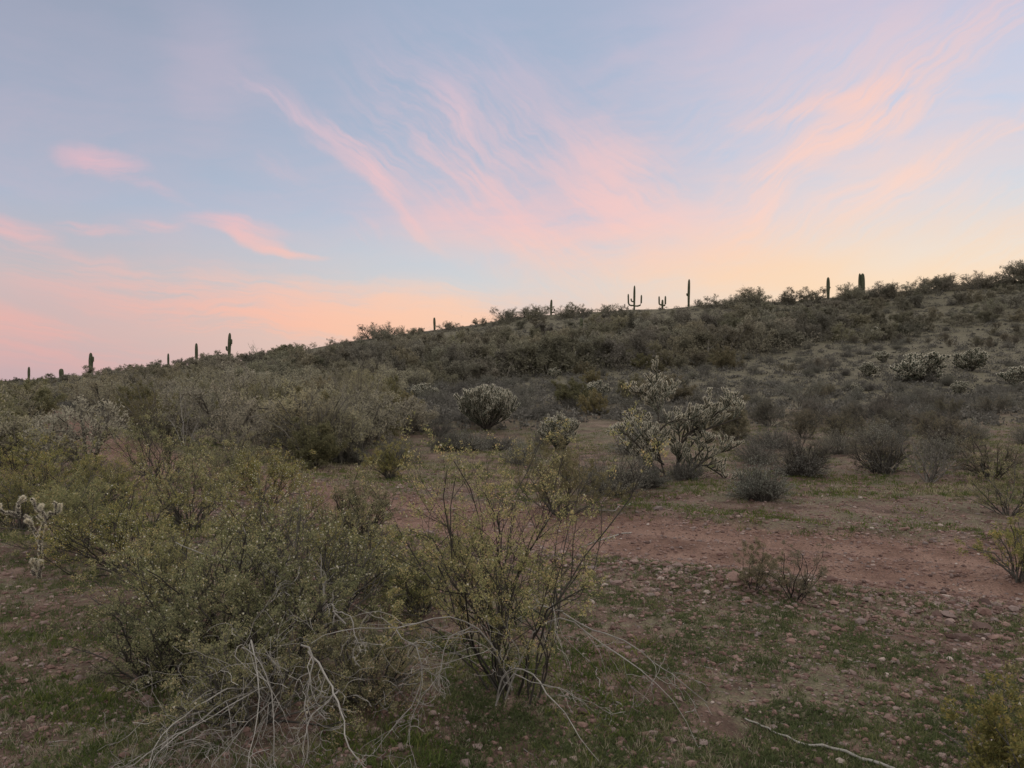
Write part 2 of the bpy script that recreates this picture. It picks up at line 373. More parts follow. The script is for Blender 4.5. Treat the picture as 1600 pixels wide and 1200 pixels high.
# ---------------------------------------------------------------- ground and path meshes
def axis(lo, hi, d0, growth, end_lo, end_hi):
    mid = list(np.arange(lo, hi+1e-6, d0))
    a = []; x = hi; d = d0
    while x < end_hi: d *= growth; x += d; a.append(x)
    b = []; x = lo; d = d0
    while x > end_lo: d *= growth; x -= d; b.append(x)
    return np.array(b[::-1]+mid+a)
xs = axis(-6, 7, 0.05, 1.018, -2600, 2600)
ys = axis(2.5, 13, 0.05, 1.018, -1500, 2600)
GX, GY = np.meshgrid(xs, ys)
GZ = hbase(GX, GY)+hmicro(GX, GY)
V = np.stack([GX.ravel(), GY.ravel(), GZ.ravel()], 1)
nx, ny = len(xs), len(ys)
ii = (np.arange(ny-1)[:, None]*nx+np.arange(nx-1)[None]).ravel()
Q = np.stack([ii, ii+1, ii+nx+1, ii+nx], 1)
sdv, arcv = path_dist(GX.ravel(), GY.ravel())
trailv = np.clip(0.5+(half_width(arcv)-np.abs(sdv))/0.9, 0, 1)
trailv[arcv > 92] = 0
qc = trailv[Q].mean(1); onp = (qc > 0.5)
def submesh(name, sel):
    q = Q[sel]; used, inv = np.unique(q, return_inverse=True)
    me = fast_mesh(name, V[used], [inv.reshape(q.shape)], [M['ground']], smooth=True)
    rt = np.exp(-((np.abs(sdv[used])-.58)/.24)**2)*trailv[used]; a2_ = me.attributes.new('rut', 'FLOAT', 'POINT'); a2_.data.foreach_set('value', rt.astype(np.float32))
    at = me.attributes.new('trail', 'FLOAT', 'POINT'); at.data.foreach_set('value', trailv[used].astype(np.float32))
    o = mobj(name, me); o['kind'] = 'structure'; return o
submesh('ground', ~onp)
submesh('path', onp)

# ---------------------------------------------------------------- plant generators (vectorised)
def nrm(a): return a/np.maximum(np.linalg.norm(a, axis=-1, keepdims=True), 1e-9)
def grow(rg, S, D, L, r0, r1, K=5, wander=.15, up=0.0):
    N = len(S); P = np.zeros((N, K, 3)); P[:, 0] = S; D = nrm(np.array(D, float))
    step = (np.asarray(L)/(K-1))[:, None]
    for k in range(1, K):
        D = nrm(D+wander*rg.randn(N, 3)+np.array([0, 0, up]))
        P[:, k] = P[:, k-1]+D*step
    t = np.linspace(0, 1, K)[None]
    Rr = np.asarray(r0).reshape(-1, 1)*(1-t)+np.asarray(r1).reshape(-1, 1)*t
    return P, np.broadcast_to(Rr, (N, K)).copy()
def along(P, i, t):
    K = P.shape[1]; f = t*(K-1); k = np.minimum(f.astype(int), K-2); a = (f-k)[:, None]
    pos = P[i, k]*(1-a)+P[i, k+1]*a; tan = nrm(P[i, k+1]-P[i, k]); return pos, tan, k
def kids(rg, P, R, per, tmin, tmax, ang, lf, K=4, wander=.2, up=0., rf=.6, taper=.4):
    N = len(P); i = np.repeat(np.arange(N), per); n = len(i)
    t = rg.uniform(tmin, tmax, n)
    pos, tan, k = along(P, i, t)
    perp = nrm(np.cross(tan, nrm(rg.randn(n, 3))))
    a = ang*rg.uniform(.6, 1.3, n)[:, None]
    D = tan*np.cos(a)+perp*np.sin(a)
    Lp = np.linalg.norm(np.diff(P, axis=1), axis=2).sum(1)[i]
    L = Lp*lf*rg.uniform(.55, 1.2, n)*(1.15-.5*t)
    r0 = R[i, k]*rf
    return grow(rg, pos, D, L, r0, r0*taper, K, wander, up)
def tubes(P, R, sides=4):
    N, K, _ = P.shape
    T = np.empty_like(P); T[:, 1:-1] = P[:, 2:]-P[:, :-2]; T[:, 0] = P[:, 1]-P[:, 0]; T[:, -1] = P[:, -1]-P[:, -2]
    T = nrm(T); ref = np.where(np.abs(T[..., 2:3]) < .9, np.array([0, 0, 1.]), np.array([1., 0, 0]))
    A = nrm(np.cross(T, ref)); B = np.cross(T, A)
    an = np.arange(sides)*2*np.pi/sides
    V = P[:, :, None]+R[:, :, None, None]*(A[:, :, None]*np.cos(an)[:, None]+B[:, :, None]*np.sin(an)[:, None])
    idx = np.arange(N*K*sides).reshape(N, K, sides)
    a = idx[:, :-1]; b = idx[:, 1:]
    F = np.stack([a, np.roll(a, -1, 2), np.roll(b, -1, 2), b], -1).reshape(-1, 4)
    return V.reshape(-1, 3), F
def leaves(rg, pos, size, ratio=.45, bias=None, sizevar=.4):
    size = size*1.25; ratio = ratio*1.15
    n = len(pos); d = nrm(rg.randn(n, 3)+(0 if bias is None else bias)); s = nrm(np.cross(d, rg.randn(n, 3)))
    L = size*rg.uniform(1-sizevar, 1+sizevar, n)[:, None]
    V = np.stack([pos-s*L*ratio*.5, pos+s*L*ratio*.5, pos+d*L], 1).reshape(-1, 3)
    return V, np.arange(n*3).reshape(n, 3)
def leafpos(rg, P, per, spread, tmin=.1):
    n = len(P)*per; i = np.repeat(np.arange(len(P)), per); t = rg.uniform(tmin, 1, n)
    pos, _, _ = along(P, i, t); return pos+rg.randn(n, 3)*spread
def tetra(rg, pos, s):
    n = len(pos); base = np.array([[1,1,1],[1,-1,-1],[-1,1,-1],[-1,-1,1.]])*s
    V = (pos[:, None]+base[None]*rg.uniform(.6, 1.2, (n, 1, 1))).reshape(-1, 3)
    k = np.arange(n)[:, None]*4
    F = np.concatenate([k+np.array(f) for f in ([0,1,2],[0,2,3],[0,3,1],[1,3,2])]); return V, F
def merge(parts):
    Vs, F3, F4, o = [], [], [], 0
    for v, f in parts:
        Vs.append(v); (F3 if f.shape[1] == 3 else F4).append(f+o); o += len(v)
    return np.concatenate(Vs), [np.concatenate(x) for x in (F4, F3) if x]
def mesh_of(name, parts, mat, smooth=False):
    V, F = merge(parts); return fast_mesh(name, V, F, [mat], smooth=smooth)
def mesh_two(name, pa, ma, pb, mb):
    """stems (quads) then leaves (tris) in one mesh, for plants too far off to show parts"""
    V1, F1 = merge(pa); V2, F2 = merge(pb)
    F2 = [f+len(V1) for f in F2]
    n1 = sum(len(f) for f in F1); n2 = sum(len(f) for f in F2)
    return fast_mesh(name, np.concatenate([V1, V2]), F1+F2, [ma, mb], np.r_[np.zeros(n1), np.ones(n2)])

def vase(rg, n, H_, W_, base=.04, lo=.08, hi=1.0, K=7, wander=.10, up=.05, r=.012, hvar=.25):
    """n stems rising from one base to a crown about W_ wide and H_ tall"""
    az = rg.uniform(0, 2*np.pi, n); q = np.sqrt(rg.uniform(lo, hi, n))
    tip = np.stack([np.cos(az)*q*W_*.5, np.sin(az)*q*W_*.5, H_*(1-.35*q**2)*rg.uniform(1-hvar, 1, n)], 1)
    S = np.stack([np.cos(az)*base*rg.rand(n), np.sin(az)*base*rg.rand(n), np.full(n, -.04)], 1)
    d = tip-S; L = np.linalg.norm(d, axis=1)
    return grow(rg, S, d, L, np.full(n, r)*rg.uniform(.6, 1.2, n), np.full(n, r*.35), K, wander, up)

def creosote(seed, H_, W_, nst=26, leaf=.011, dens=1.0, r=.010, puffs=160, l2=5, l3=4, per=7):
    rg = np.random.RandomState(seed)
    P0, R0 = vase(rg, nst, H_*.86, W_*.85, .085*H_, .03, 1, 9, .19, .04, r, .4)
    P1, R1 = kids(rg, P0, R0, l2, .18, .97, .55, .42, 5, .18, .06, .6, .4)
    P2, R2 = kids(rg, P1, R1, l3, .25, 1, .6, .45, 4, .2, .03, .65, .5)
    P3, R3 = kids(rg, P2, R2, 3, .2, 1, .6, .5, 3, .2, .03, .7, .6)
    st = [tubes(P0, R0, 6), tubes(P1, R1, 4), tubes(P2, R2, 3), tubes(P3, R3, 3)]
    lp = leafpos(rg, P3, int(per*dens*2.0), leaf*.9); lp2 = leafpos(rg, P2, max(1, int(per*1.3*dens)), leaf*1.3, .4)
    lv = [leaves(rg, np.concatenate([lp, lp2]), leaf, .5, np.array([0, 0, .35]))]
    pf = None
    if puffs:
        tips = P3[rg.randint(0, len(P3), puffs), -1]; pf = [tetra(rg, tips, .0045)]
    return st, lv, pf
def thing(name, label, cat, loc, group=None, rz=0):
    o = bpy.data.objects.new(name, None); COL.objects.link(o); o.location = loc; o.rotation_euler = (0, 0, rz)
    o['label'] = label; o['category'] = cat; o.empty_display_size = .1
    if group: o['group'] = group
    return o
def dup(root, loc, rz, s, label=None, group=None):
    r = root.copy(); COL.objects.link(r); r.location = loc; r.rotation_euler = (0, 0, rz); r.scale = s
    if label: r['label'] = label
    if group: r['group'] = group
    elif 'group' in r: del r['group']
    for ch in list(root.children):
        c = ch.copy(); COL.objects.link(c); c.parent = r
    return r
def build_creosote(seed, u, v, H_, W_, label, leafm='creo_leaf', loc=None, group=None, stemm='creo_stem', **k):
    if loc is None: loc = ground_at(u, v)
    t = thing('creosote_bush', label, 'bush', loc, group)
    st, lv, pf = creosote(seed, H_, W_, **k)
    mobj('stems', mesh_of('creosote_stems', st, M[stemm], True), t)
    mobj('foliage', mesh_of('creosote_foliage', lv, M[leafm]), t)
    if pf: mobj('seed_puffs', mesh_of('creosote_puffs', pf, M['puff']), t)['kind'] = 'stuff'
    return t

# ---------------------------------------------------------------- cholla
def joint_spines(rg, P, R, dens, ln, w_):
    """short straw coloured spines standing off every joint"""
    N, K, _ = P.shape; L = np.linalg.norm(np.diff(P, axis=1), axis=2).sum(1)
    cnt = np.maximum(6, (L*dens).astype(int)); i = np.repeat(np.arange(N), cnt); n = len(i)
    t = rg.uniform(0, 1.0, n)**.9
    pos, tan, k = along(P, i, t)
    perp = nrm(np.cross(tan, nrm(rg.randn(n, 3))))
    d = nrm(perp+tan*rg.uniform(-.2, .7, n)[:, None]+rg.randn(n, 3)*.25)
    r = R[i, k][:, None]; b = pos+perp*r*.85
    l = ln*rg.uniform(.5, 1.15, n)[:, None]; s = nrm(np.cross(d, perp+.3*rg.randn(n, 3)))*w_*.5
    V = np.stack([b-s, b+s, b+d*l], 1).reshape(-1, 3)
    # rounded tips
    return V, np.arange(n*3).reshape(n, 3)
def prof(R):  # joints swell in the middle and close at the tip
    K = R.shape[1]; t = np.linspace(0, 1, K); f = .55+.5*np.sin(np.pi*np.clip(t*.85+.1, 0, 1)); f[-1] = .25; return R*f[None]
def cholla(seed, H_, W_, mains=None, nmain=8, lim=5, tips=4, jr=.019, dens=900, sl=.022, sw=.0022, jl=.15, oldr=.03, up=.0):
    rg = np.random.RandomState(seed)
    if mains is None:
        P0, R0 = vase(rg, nmain, H_*.72, W_*.75, .05, .1, 1, 7, .16, .06, oldr, .3)
    else:
        K = 7; P0 = []
        for pl in mains:
            pl = np.array(pl, float); d = np.r_[0, np.cumsum(np.linalg.norm(np.diff(pl, axis=0), axis=1))]
            q = np.linspace(0, d[-1], K); P0.append(np.stack([np.interp(q, d, pl[:, j]) for j in range(3)], 1))
        P0 = np.array(P0)+rg.randn(len(P0), K, 3)*.012
        R0 = np.linspace(oldr, oldr*.6, K)[None].repeat(len(P0), 0)
    def js(Pp, Rp, per, tmin, ang, up, lfac=1.0, tmax=1.0):
        n = len(Pp)*per; i = np.repeat(np.arange(len(Pp)), per); t = rg.uniform(tmin, tmax, n)
        pos, tan, _ = along(Pp, i, t); perp = nrm(np.cross(tan, nrm(rg.randn(n, 3))))
        a = (ang*rg.uniform(.5, 1.2, n))[:, None]; D = tan*np.cos(a)+perp*np.sin(a); D[:, 2] = D[:, 2]*.7+up
        L = jl*lfac*rg.uniform(.6, 1.25, n)
        P, R = grow(rg, pos, D, L, np.full(n, jr), np.full(n, jr), 6, .12, .05); return P, prof(R)
    P1, R1 = js(P0, R0, lim, .2, 1.0, .25+up, 1.25)
    P2, R2 = js(P1, R1, tips, .45, .9, .3+up, .95)
    P3, R3 = js(P2, R2, 2, .6, .8, .35+up*1.5, .6)
    old = [tubes(P0, R0, 7)]
    skin = [tubes(P1, R1, 7), tubes(P2, R2, 7), tubes(P3, R3, 6)]
    so = [joint_spines(rg, P0, R0, dens*.45, sl*.8, sw), joint_spines(rg, P1, R1, dens*.3, sl*.8, sw)]
    sn = [joint_spines(rg, P1, R1, dens*.3, sl, sw), joint_spines(rg, P2, R2, dens, sl, sw), joint_spines(rg, P3, R3, dens*1.45, sl*1.05, sw)]
    return old, skin, so, sn
def build_cholla(seed, loc, label, H_, W_, group=None, pale_mains=False, **k):
    t = thing('cholla_cactus', label, 'cactus', loc, group)
    old, skin, so, sn = cholla(seed, H_, W_, **k)
    mobj('trunk', mesh_of('cholla_trunk', old, M['chol_old'], True), t)
    mobj('joints', mesh_of('cholla_joints', skin, M['chol_skin'], True), t)
    if pale_mains: so[0] = tuple(so[0]); sn = sn+so; so = so[1:]
    mobj('old_spines', mesh_of('cholla_old_spines', so, M['spine_old']), t)
    mobj('spines', mesh_of('cholla_spines', sn, M['spine']), t)
    return t

# ---------------------------------------------------------------- saguaro
def ribbed(P, R, ribs=16, sub=2):
    """ribbed tube along a polyline with a rounded tip"""
    P = np.array(P, float); R = np.array(R, float)
    sides = ribs*sub
    V, F = tubes(P[None], R[None], sides)
    V = V.reshape(len(P), sides, 3)
    k = np.where(np.arange(sides) % sub == 0, 1.0, .86)
    V = P[:, None]+(V-P[:, None])*k[None, :, None]
    return V.reshape(-1, 3), F
def trunk_line(h, r, lean=0., bulge=1.15):
    t = np.array([0, .1, .3, .5, .7, .85, .93, .97, .99, 1.]); rr = r*np.array([.85, .92, 1, bulge, bulge, 1, .85, .6, .35, .05])
    z = h*t; return np.stack([lean*z*t, 0*z, z], 1), rr
def arm_line(side, z0, out_, ztop, r, yv=0.):
    pts = [(0, 0, z0), (side*out_*.5, yv*.5, z0-.02), (side*out_*.85, yv*.85, z0+.10*out_), (side*out_, yv, z0+.45*out_)]
    ts = np.linspace(0, 1, 6)[1:]
    for t in ts: pts.append((side*out_*(1+.03*t), yv, z0+.45*out_+(ztop-z0-.45*out_)*t))
    pts.append((side*out_*1.03, yv, ztop+.02)); n = len(pts)
    rr = np.full(n, r); rr[0] = r*.8; rr[-2] = r*.6; rr[-1] = r*.05; return np.array(pts), rr
def saguaro(u, vb, vt, label, r=.2, arms=(), lean=None, rz=0., bulge=1.12, loc=None, trunk_top=None):
    x, y, z = ground_at(u, vb) if loc is None else loc
    lean = (int(u*7) % 11-5)*.006 if lean is None else lean; ztop = CAMH+(600-vt)/FPX*y; h = max(ztop-z, 1.2)
    t = thing('saguaro_cactus', label, 'cactus', (x, y, z-.1), 'saguaros on the ridge', rz)
    hh = h+.1 if trunk_top is None else h*trunk_top
    mobj('trunk', mesh_of('saguaro_trunk', [ribbed(*trunk_line(hh, r, lean, bulge))], M['saguaro'], True), t)
    for (side, z0, out_, zt, ra, yv) in arms:
        mobj('arm', mesh_of('saguaro_arm', [ribbed(*arm_line(side, z0*h, out_, zt*h, ra, yv), ribs=12)], M['saguaro'], True), t)
    return t
saguaro(45, 592, 573, 'slim armless saguaro on the skyline at the far left edge', .22)
saguaro(96, 592, 576, 'short saguaro barely above the bushes, second from the left edge', .24)
saguaro(142, 584, 551, 'thick saguaro with a stub near its top, standing over bushes on the low left ridge', .33, [(1, .62, .42, .86, .2, 0)], bulge=1.25)
saguaro(263, 566, 552, 'tiny distant saguaro tip just right of the thick left saguaro', .18)
saguaro(307, 562, 536, 'plain upright saguaro between bushes, left of the one with two stub arms', .26)
saguaro(358, 560, 520, 'tall saguaro with short stub arms on both sides at the left of the slope', .28, [(-1, .42, .5, .56, .17, 0), (1, .6, .45, .8, .17, 0)])
saguaro(679, 508, 496, 'very small saguaro alone between ridge bushes left of centre', .2)
saguaro(861, 492, 468, 'small saguaro with one low arm curling up on its right side', .19, [(1, .2, .6, .42, .14, 0)])
saguaro(991, 485, 446, 'candelabra saguaro with one long arm on each side of a tall middle trunk', .17, [(-1, .22, 1.0, .68, .14, 0), (1, .2, 1.2, .64, .14, 0), (-1, .38, .5, .5, .12, .1)])
saguaro(1035, 483, 461, 'short trident saguaro with three upright fingers beside the candelabra one', .17, [(-1, .35, .55, .95, .14, 0), (1, .3, .5, .97, .15, 0)], trunk_top=.72)
saguaro(1076, 479, 436, 'tallest thin saguaro with a small bump halfway up, on the bare crest', .2, [(-1, .42, .28, .5, .13, 0)], bulge=1.1)
saguaro(1294, 466, 433, 'armless saguaro with a tiny bud on its right, between low ridge bushes', .24, [(1, .48, .3, .56, .11, 0)], bulge=1.15)
saguaro(1343, 462, 427, 'thin pole like saguaro touching a thicker twin on its right', .19)
saguaro(1348.5, 462, 427, 'thicker ribbed saguaro right beside the thin one and left of a round bush', .29, bulge=1.1)
saguaro(908, 517, 497, 'faint slim saguaro standing on the hillside below the ridge', .22)

# ---------------------------------------------------------------- prototypes of far plants
def far_tree(seed, W_=1.35, leafm='tree_leaf', barkm='tree_bark', nl=7, leaf=.030, trunk=6, sparse=1.0, low=0.0):
    rg = np.random.RandomState(seed)
    P0, R0 = vase(rg, trunk, .72, W_*.7, .05, .02, 1, 6, .2, .03, .020, .35)
    P1, R1 = kids(rg, P0, R0, 7, .25, 1, .7, .5, 5, .22, .02, .55, .4)
    P2, R2 = kids(rg, P1, R1, 6, .2, 1, .7, .5, 4, .25, 0.0, .6, .4)
    P3, R3 = kids(rg, P2, R2, 3, .2, 1, .7, .6, 3, .25, -.02, .7, .4)
    R2 = np.maximum(R2, .0022); R3 = np.maximum(R3, .0015)
    st = [tubes(P0, R0, 5), tubes(P1, R1, 4), tubes(P2, R2, 3), tubes(P3, R3, 3)]
    lv = [leaves(rg, leafpos(rg, P3, max(1, int(nl*sparse)), .02), leaf, .38, np.array([0, 0, .2]))]
    if low: lv.append(leaves(rg, np.stack([rg.randn(900)*.22*W_, rg.randn(900)*.22*W_, np.abs(rg.rand(900))*.35], 1), leaf, .4))
    return mesh_two('far_tree', st, M[barkm], lv, M[leafm])
TREES = [far_tree(100+i, [1.3, 1.6, 1.2, 1.8, 1.45, 1.5][i], 'tree_leaf', 'tree_bark', low=1) for i in range(6)]
RIDGE = [far_tree(140+i, [1.5, 1.9, 1.3, 1.7, 1.6, 2.0][i], 'tree_leaf', 'tree_bark', nl=[4, 2, 5, 3, 1, 4][i], leaf=.024, sparse=1, trunk=[8, 11, 7, 9, 12, 8][i], low=i % 2) for i in range(6)]
TANT = [far_tree(160+i, [1.3, 1.6][i], 'tan_leaf', 'tree_bark', nl=6, leaf=.020, low=0) for i in range(2)]
def far_creosote(seed, W_):
    st, lv, _ = creosote(seed, 1.0, W_, nst=20, leaf=.024, dens=1, r=.011, puffs=0, l2=5, l3=4, per=5)
    return mesh_two('mid_creosote', st, M['creo_stem'], lv, M['creo_leaf_mid'])
CREO = [far_creosote(200+i, [1.4, 1.2, 1.7][i]) for i in range(3)]
def grey_creo(seed, W_):
    st, lv, _ = creosote(seed, 1.0, W_, nst=24, leaf=.020, dens=1, r=.010, puffs=0, l2=6, l3=4, per=2)
    return mesh_two('grey_creosote', st, M['burs_stem'], lv, M['dull_leaf'])
GREYC = [grey_creo(220, 1.6), grey_creo(221, 2.0)]
def bursage(seed, W_=1.8, leaf=.03, n=190, per=16, leafm='burs_leaf', two=True, Hs=1.0):
    rg = np.random.RandomState(seed)
    P0, R0 = vase(rg, n, Hs*.95, W_*.9, .16, .02, 1, 6, .2, .03, .0065, .55)
    lob = 1+.35*np.sin(np.arctan2(P0[:, -1, 1], P0[:, -1, 0])*2+seed)+.25*np.sin(np.arctan2(P0[:, -1, 1], P0[:, -1, 0])*3+2*seed)
    P0[..., 2] = P0[..., 2]*np.clip(lob, .5, 1.25)[:, None]
    P1, R1 = kids(rg, P0, R0, 4, .35, 1, .5, .35, 3, .2, .05, .6, .5)
    st = [tubes(P0, R0, 3), tubes(P1, R1, 3)]
    lv = [leaves(rg, leafpos(rg, P1, per//4, leaf*.5), leaf, .4, np.array([0, 0, .5])), leaves(rg, leafpos(rg, P0, per//2, leaf*.6, .45), leaf, .4, np.array([0, 0, .5]))]
    if two: return mesh_two('bursage', st, M['burs_stem'], lv, M[leafm])
    return st, lv
BURS = [bursage(300+i, [1.9, 2.3, 1.7, 2.6][i]) for i in range(4)]

sky_u = [-100, 0, 100, 165, 200, 300, 350, 400, 460, 520]; sky_v = [597, 595, 590, 574, 566, 558, 550, 544, 534, 527]
def cap(x, y, h):
    """hill and belt plants stay low enough that only the crest row breaks the skyline"""
    u = 800+x/y*FPX; sv = np.interp(u, sky_u, sky_v) if u < 520 else np.interp(u, ridge_u, ridge_v)-3
    top = CAMH+(600-sv)/FPX*y-float(H(x, y)); return max(.7, min(h, top/.82))
def place(mesh, name, x, y, h, rz, label, cat, group, wscale=1.0, sink=.03, extra=0., capped=True):
    if capped and cat != 'bursage': h = cap(x, y, h)
    o = mobj(name, mesh); o.location = (x, y, float(H(x, y))-sink*h+extra); o.rotation_euler = (0, 0, rz); o.scale = (h*wscale, h*wscale, h)
    k_ = rr.uniform(.72, 1.0); o.scale = (h*wscale, h*wscale*k_, h)
    o['label'] = label; o['category'] = cat; o['group'] = group; return o
rr = random.Random(5)
band_u = [-100, 0, 400, 600, 800, 1100, 1300, 1700]; band_v = [632, 632, 640, 622, 592, 566, 540, 515]
# trees and big bushes on the slope, thickest in the belt at the hill's foot
n = 0; tries = 0
pts = []
def ok_dist(x, y, dmin):
    for (a, b) in pts:
        if (a-x)**2+(b-y)**2 < dmin*dmin: return False
    return True
while n < 290 and tries < 20000:
    tries += 1
    u = rr.uniform(-80, 1680); rv = np.interp(u, ridge_u, ridge_v); bv = np.interp(u, band_u, band_v)
    q = rr.random()**.62; v = rv+4+(bv-rv-4)*q
    if 850 < u < 1080 and v < 505 and rr.random() < .9: continue
    if 500 < u < 800 and v < rv+22 and rr.random() < .75: continue
    if u > 1380 and rr.random() < .45: continue
    if u > 1130 and v > np.interp(u, [1130, 1300, 1600], [575, 545, 505]): continue
    x, y, z = ground_at(u, v)
    if not ok_dist(x, y, 1.7): continue
    pts.append((x, y))
    h = rr.uniform(2.8, 4.4)*(1 if u < 1250 else .78)*(1 if v > rv+18 else .72)*(1.2 if v > rv+34 and 540 < u < 1300 else 1)
    if y < 55: h = rr.uniform(2.2, 3.4)
    if y < 48: place(TANT[n % 2], 'tan_shrub', x, y, h*.85, rr.uniform(0, 6.3), 'feathery tan green shrub in the brushy ground before the hill', 'bush', 'tan shrubs before the hill', rr.uniform(.9, 1.2)); n += 1; continue
    place(TREES[n % 6], 'palo_verde_tree', x, y, h, rr.uniform(0, 6.3), 'bushy olive green palo verde among the many on the slope below the ridge', 'tree', 'palo verde trees on the hillside', rr.uniform(.9, 1.25), .06)
    n += 1
# the row of shrubs and small trees on the crest
crest_ = [0, 18, 60, 75, 112, 128, 165, 190, 205, 220, 232, 248, 285, 322, 335, 345, 385, 400, 418, 440, 455, 470, 520, 531, 552, 585, 600, 612, 640, 655, 700, 706, 745, 752, 780, 795, 830, 836, 885, 893, 914, 948, 960, 972, 1062, 1090, 1122, 1135, 1146, 1172, 1182, 1212, 1224, 1236, 1265, 1278, 1306, 1325, 1334, 1362, 1372, 1384, 1412, 1425, 1450, 1462, 1474, 1510, 1524, 1540, 1556, 1600, 1612]
crest = []
for u in crest_:
    crest.append(u+rr.uniform(-5, 5))
    for _ in range(rr.choice([0, 0, 1, 1, 2])): crest.append(u+rr.uniform(-14, 14))
crest = [u for u in crest if not (1000 < u < 1066 or 898 < u < 908 or 846 < u < 870 or 683 < u < 693 or 1574 < u < 1590)]
for i, u in enumerate(crest):
    rv = float(np.interp(u, ridge_u, ridge_v)); x, y, z = ground_at(u, rv+rr.uniform(1, 9))
    h = rr.choice([1.3, 1.8, 2.3, 2.8, 3.3, 3.9])*rr.uniform(.85, 1.15)*(1 if u < 1400 else 1.15)
    if u < 520: h = rr.uniform(3.2, 4.8)
    if u >= 1600: h = 6.0
    if u < 520: h = cap(x, y, h)+rr.choice([-.4, -.1, .2, .4, .8])
    elif u > 1350: h *= .86
    place(RIDGE[(i*5+i//7) % 6] if u > 460 else TREES[i % 6], 'ridge_shrub', x, y, h, rr.uniform(0, 6.3), 'twiggy open shrub in the broken row along the ridge skyline', 'bush', 'shrubs along the ridge line', rr.uniform(.95, 1.5), .10, 0., False)
# pale bare trees
def bare_tree(u, v, hpx, label, seed):
    x, y, z = ground_at(u, v); h = hpx/FPX*y
    rg = np.random.RandomState(seed)
    P0, R0 = vase(rg, 3, .8, .7, .02, .05, 1, 6, .22, .03, .016, .25)
    P1, R1 = kids(rg, P0, R0, 5, .3, 1, .6, .5, 5, .2, .03, .55, .3); P2, R2 = kids(rg, P1, R1, 4, .3, 1, .6, .5, 4, .2, 0, .6, .3)
    t = thing('bare_tree', label, 'tree', (x, y, z-.05)); t.scale = (h, h, h)
    mobj('trunk', mesh_of('bare_trunk', [tubes(P0, R0, 6)], M['pale_bark'], True), t)
    mobj('twigs', mesh_of('bare_twigs', [tubes(P1, R1, 4), tubes(P2, R2, 3)], M['pale_bark']), t)
bare_tree(826, 584, 44, 'pale bare forked tree in front of the dark belt at the foot of the hill', 11)
bare_tree(398, 556, 40, 'pale leafless round topped tree on the skyline right of the two armed saguaro', 12)
bare_tree(645, 622, 42, 'bare light limbed tree just left of the small pale cholla', 13)

# middle distance creosotes
n = 0; tries = 0
while n < 150 and tries < 9000:
    tries += 1
    u = rr.uniform(-60, 1660); bv = np.interp(u, band_u, band_v)
    v = rr.uniform(bv-12, 700 if u > 560 else 735)
    if 620 < u < 1200 and 585 < v < 760 and rr.random() < .97: continue
    if u > 1150 and v > 545 and rr.random() < (.93 if v < 650 else .6): continue
    x, y, z = ground_at(u, v); sd, arc = path_dist(np.array(x), np.array(y))
    if abs(float(sd)) < 1.5 or not ok_dist(x, y, 1.2): continue
    pts.append((x, y))
    tan = u < 720 and rr.random() < .65
    big = 1.0 if u < 1150 else .6
    if tan: place(TANT[n % 2], 'tan_shrub', x, y, rr.uniform(1.7, 2.8), rr.uniform(0, 6.3), 'feathery tan green shrub in the brushy ground before the hill', 'bush', 'tan shrubs before the hill', rr.uniform(.9, 1.2))
    else: place(CREO[n % 3] if u < 1150 else GREYC[n % 2], 'creosote_bush', x, y, rr.uniform(1.2, 2.0)*big, rr.uniform(0, 6.3), 'open stemmed creosote bush among many in the middle distance', 'bush', 'creosote bushes in the middle distance', rr.uniform(.9, 1.2))
    n += 1
# low rounded bursage clumps
n = 0; tries = 0; bp_ = []
while n < 298 and tries < 20000:
    tries += 1
    u = rr.uniform(-40, 1640); v = rr.uniform(float(np.interp(u, ridge_u, ridge_v))+25, 725)
    if u < 600 and rr.random() < .5: continue
    x, y, z = ground_at(u, v); sd, arc = path_dist(np.array(x), np.array(y))
    if abs(float(sd)) < 1.7: continue
    if v > 640 and rr.random() < .72: continue
    if any((a-x)**2+(b-y)**2 < .8 for a, b in bp_): continue
    bp_.append((x, y))
    place(BURS[n % 4], 'bursage_shrub', x, y, rr.uniform(.42, .85)*(.72 if u > 820 and v > 530 else 1), rr.uniform(0, 6.3), 'low rounded grey bursage clump dotted over the open slope', 'bush', 'grey bursage clumps on the slope', rr.uniform(.8, 1.2), .05)
    n += 1
# countless small tufts on the hillside: one object
rg = np.random.RandomState(77)
N = 5200
N = 12000; uu = rg.uniform(-60, 1660, N); rv = np.interp(uu, ridge_u, ridge_v); vv = rv+2+(660-rv)*rg.rand(N)**1.25
cx = np.zeros(N); cy = np.zeros(N)
_Tf = _T; _T = np.linspace(12, 175, 220)
for i in range(N): cx[i], cy[i], _ = ground_at(uu[i], vv[i])
_T = _Tf
openg = (uu > 820) & (vv > np.interp(uu, [820, 1100, 1300, 1600], [590, 566, 540, 500])) & (rg.rand(N) < .35)
cy += rg.randn(N)*1.0; cx += rg.randn(N)*.6
sd, arc = path_dist(cx, cy); keep = (np.abs(sd) > 1.6) & ~openg; cx, cy = cx[keep], cy[keep]; N = len(cx)
cz = H(cx, cy); per = 34
sz = np.repeat(rg.uniform(.18, .55, N), per)
dn = nrm(rg.randn(N*per, 3)); dn[:, 2] = np.abs(dn[:, 2])*.8
pos = np.repeat(np.stack([cx, cy, cz], 1), per, 0)+dn*sz[:, None]*np.array([1.3, 1.3, 1])*rg.uniform(.3, 1, N*per)[:, None]
o = mobj('hillside_scrub', mesh_of('hillside_scrub', [leaves(rg, pos, .11, .5, np.array([0, 0, .5]))], M['scrub']))
o['kind'] = 'stuff'; o['label'] = 'fine grey scrub speckled all over the hillside'; o['category'] = 'scrub'

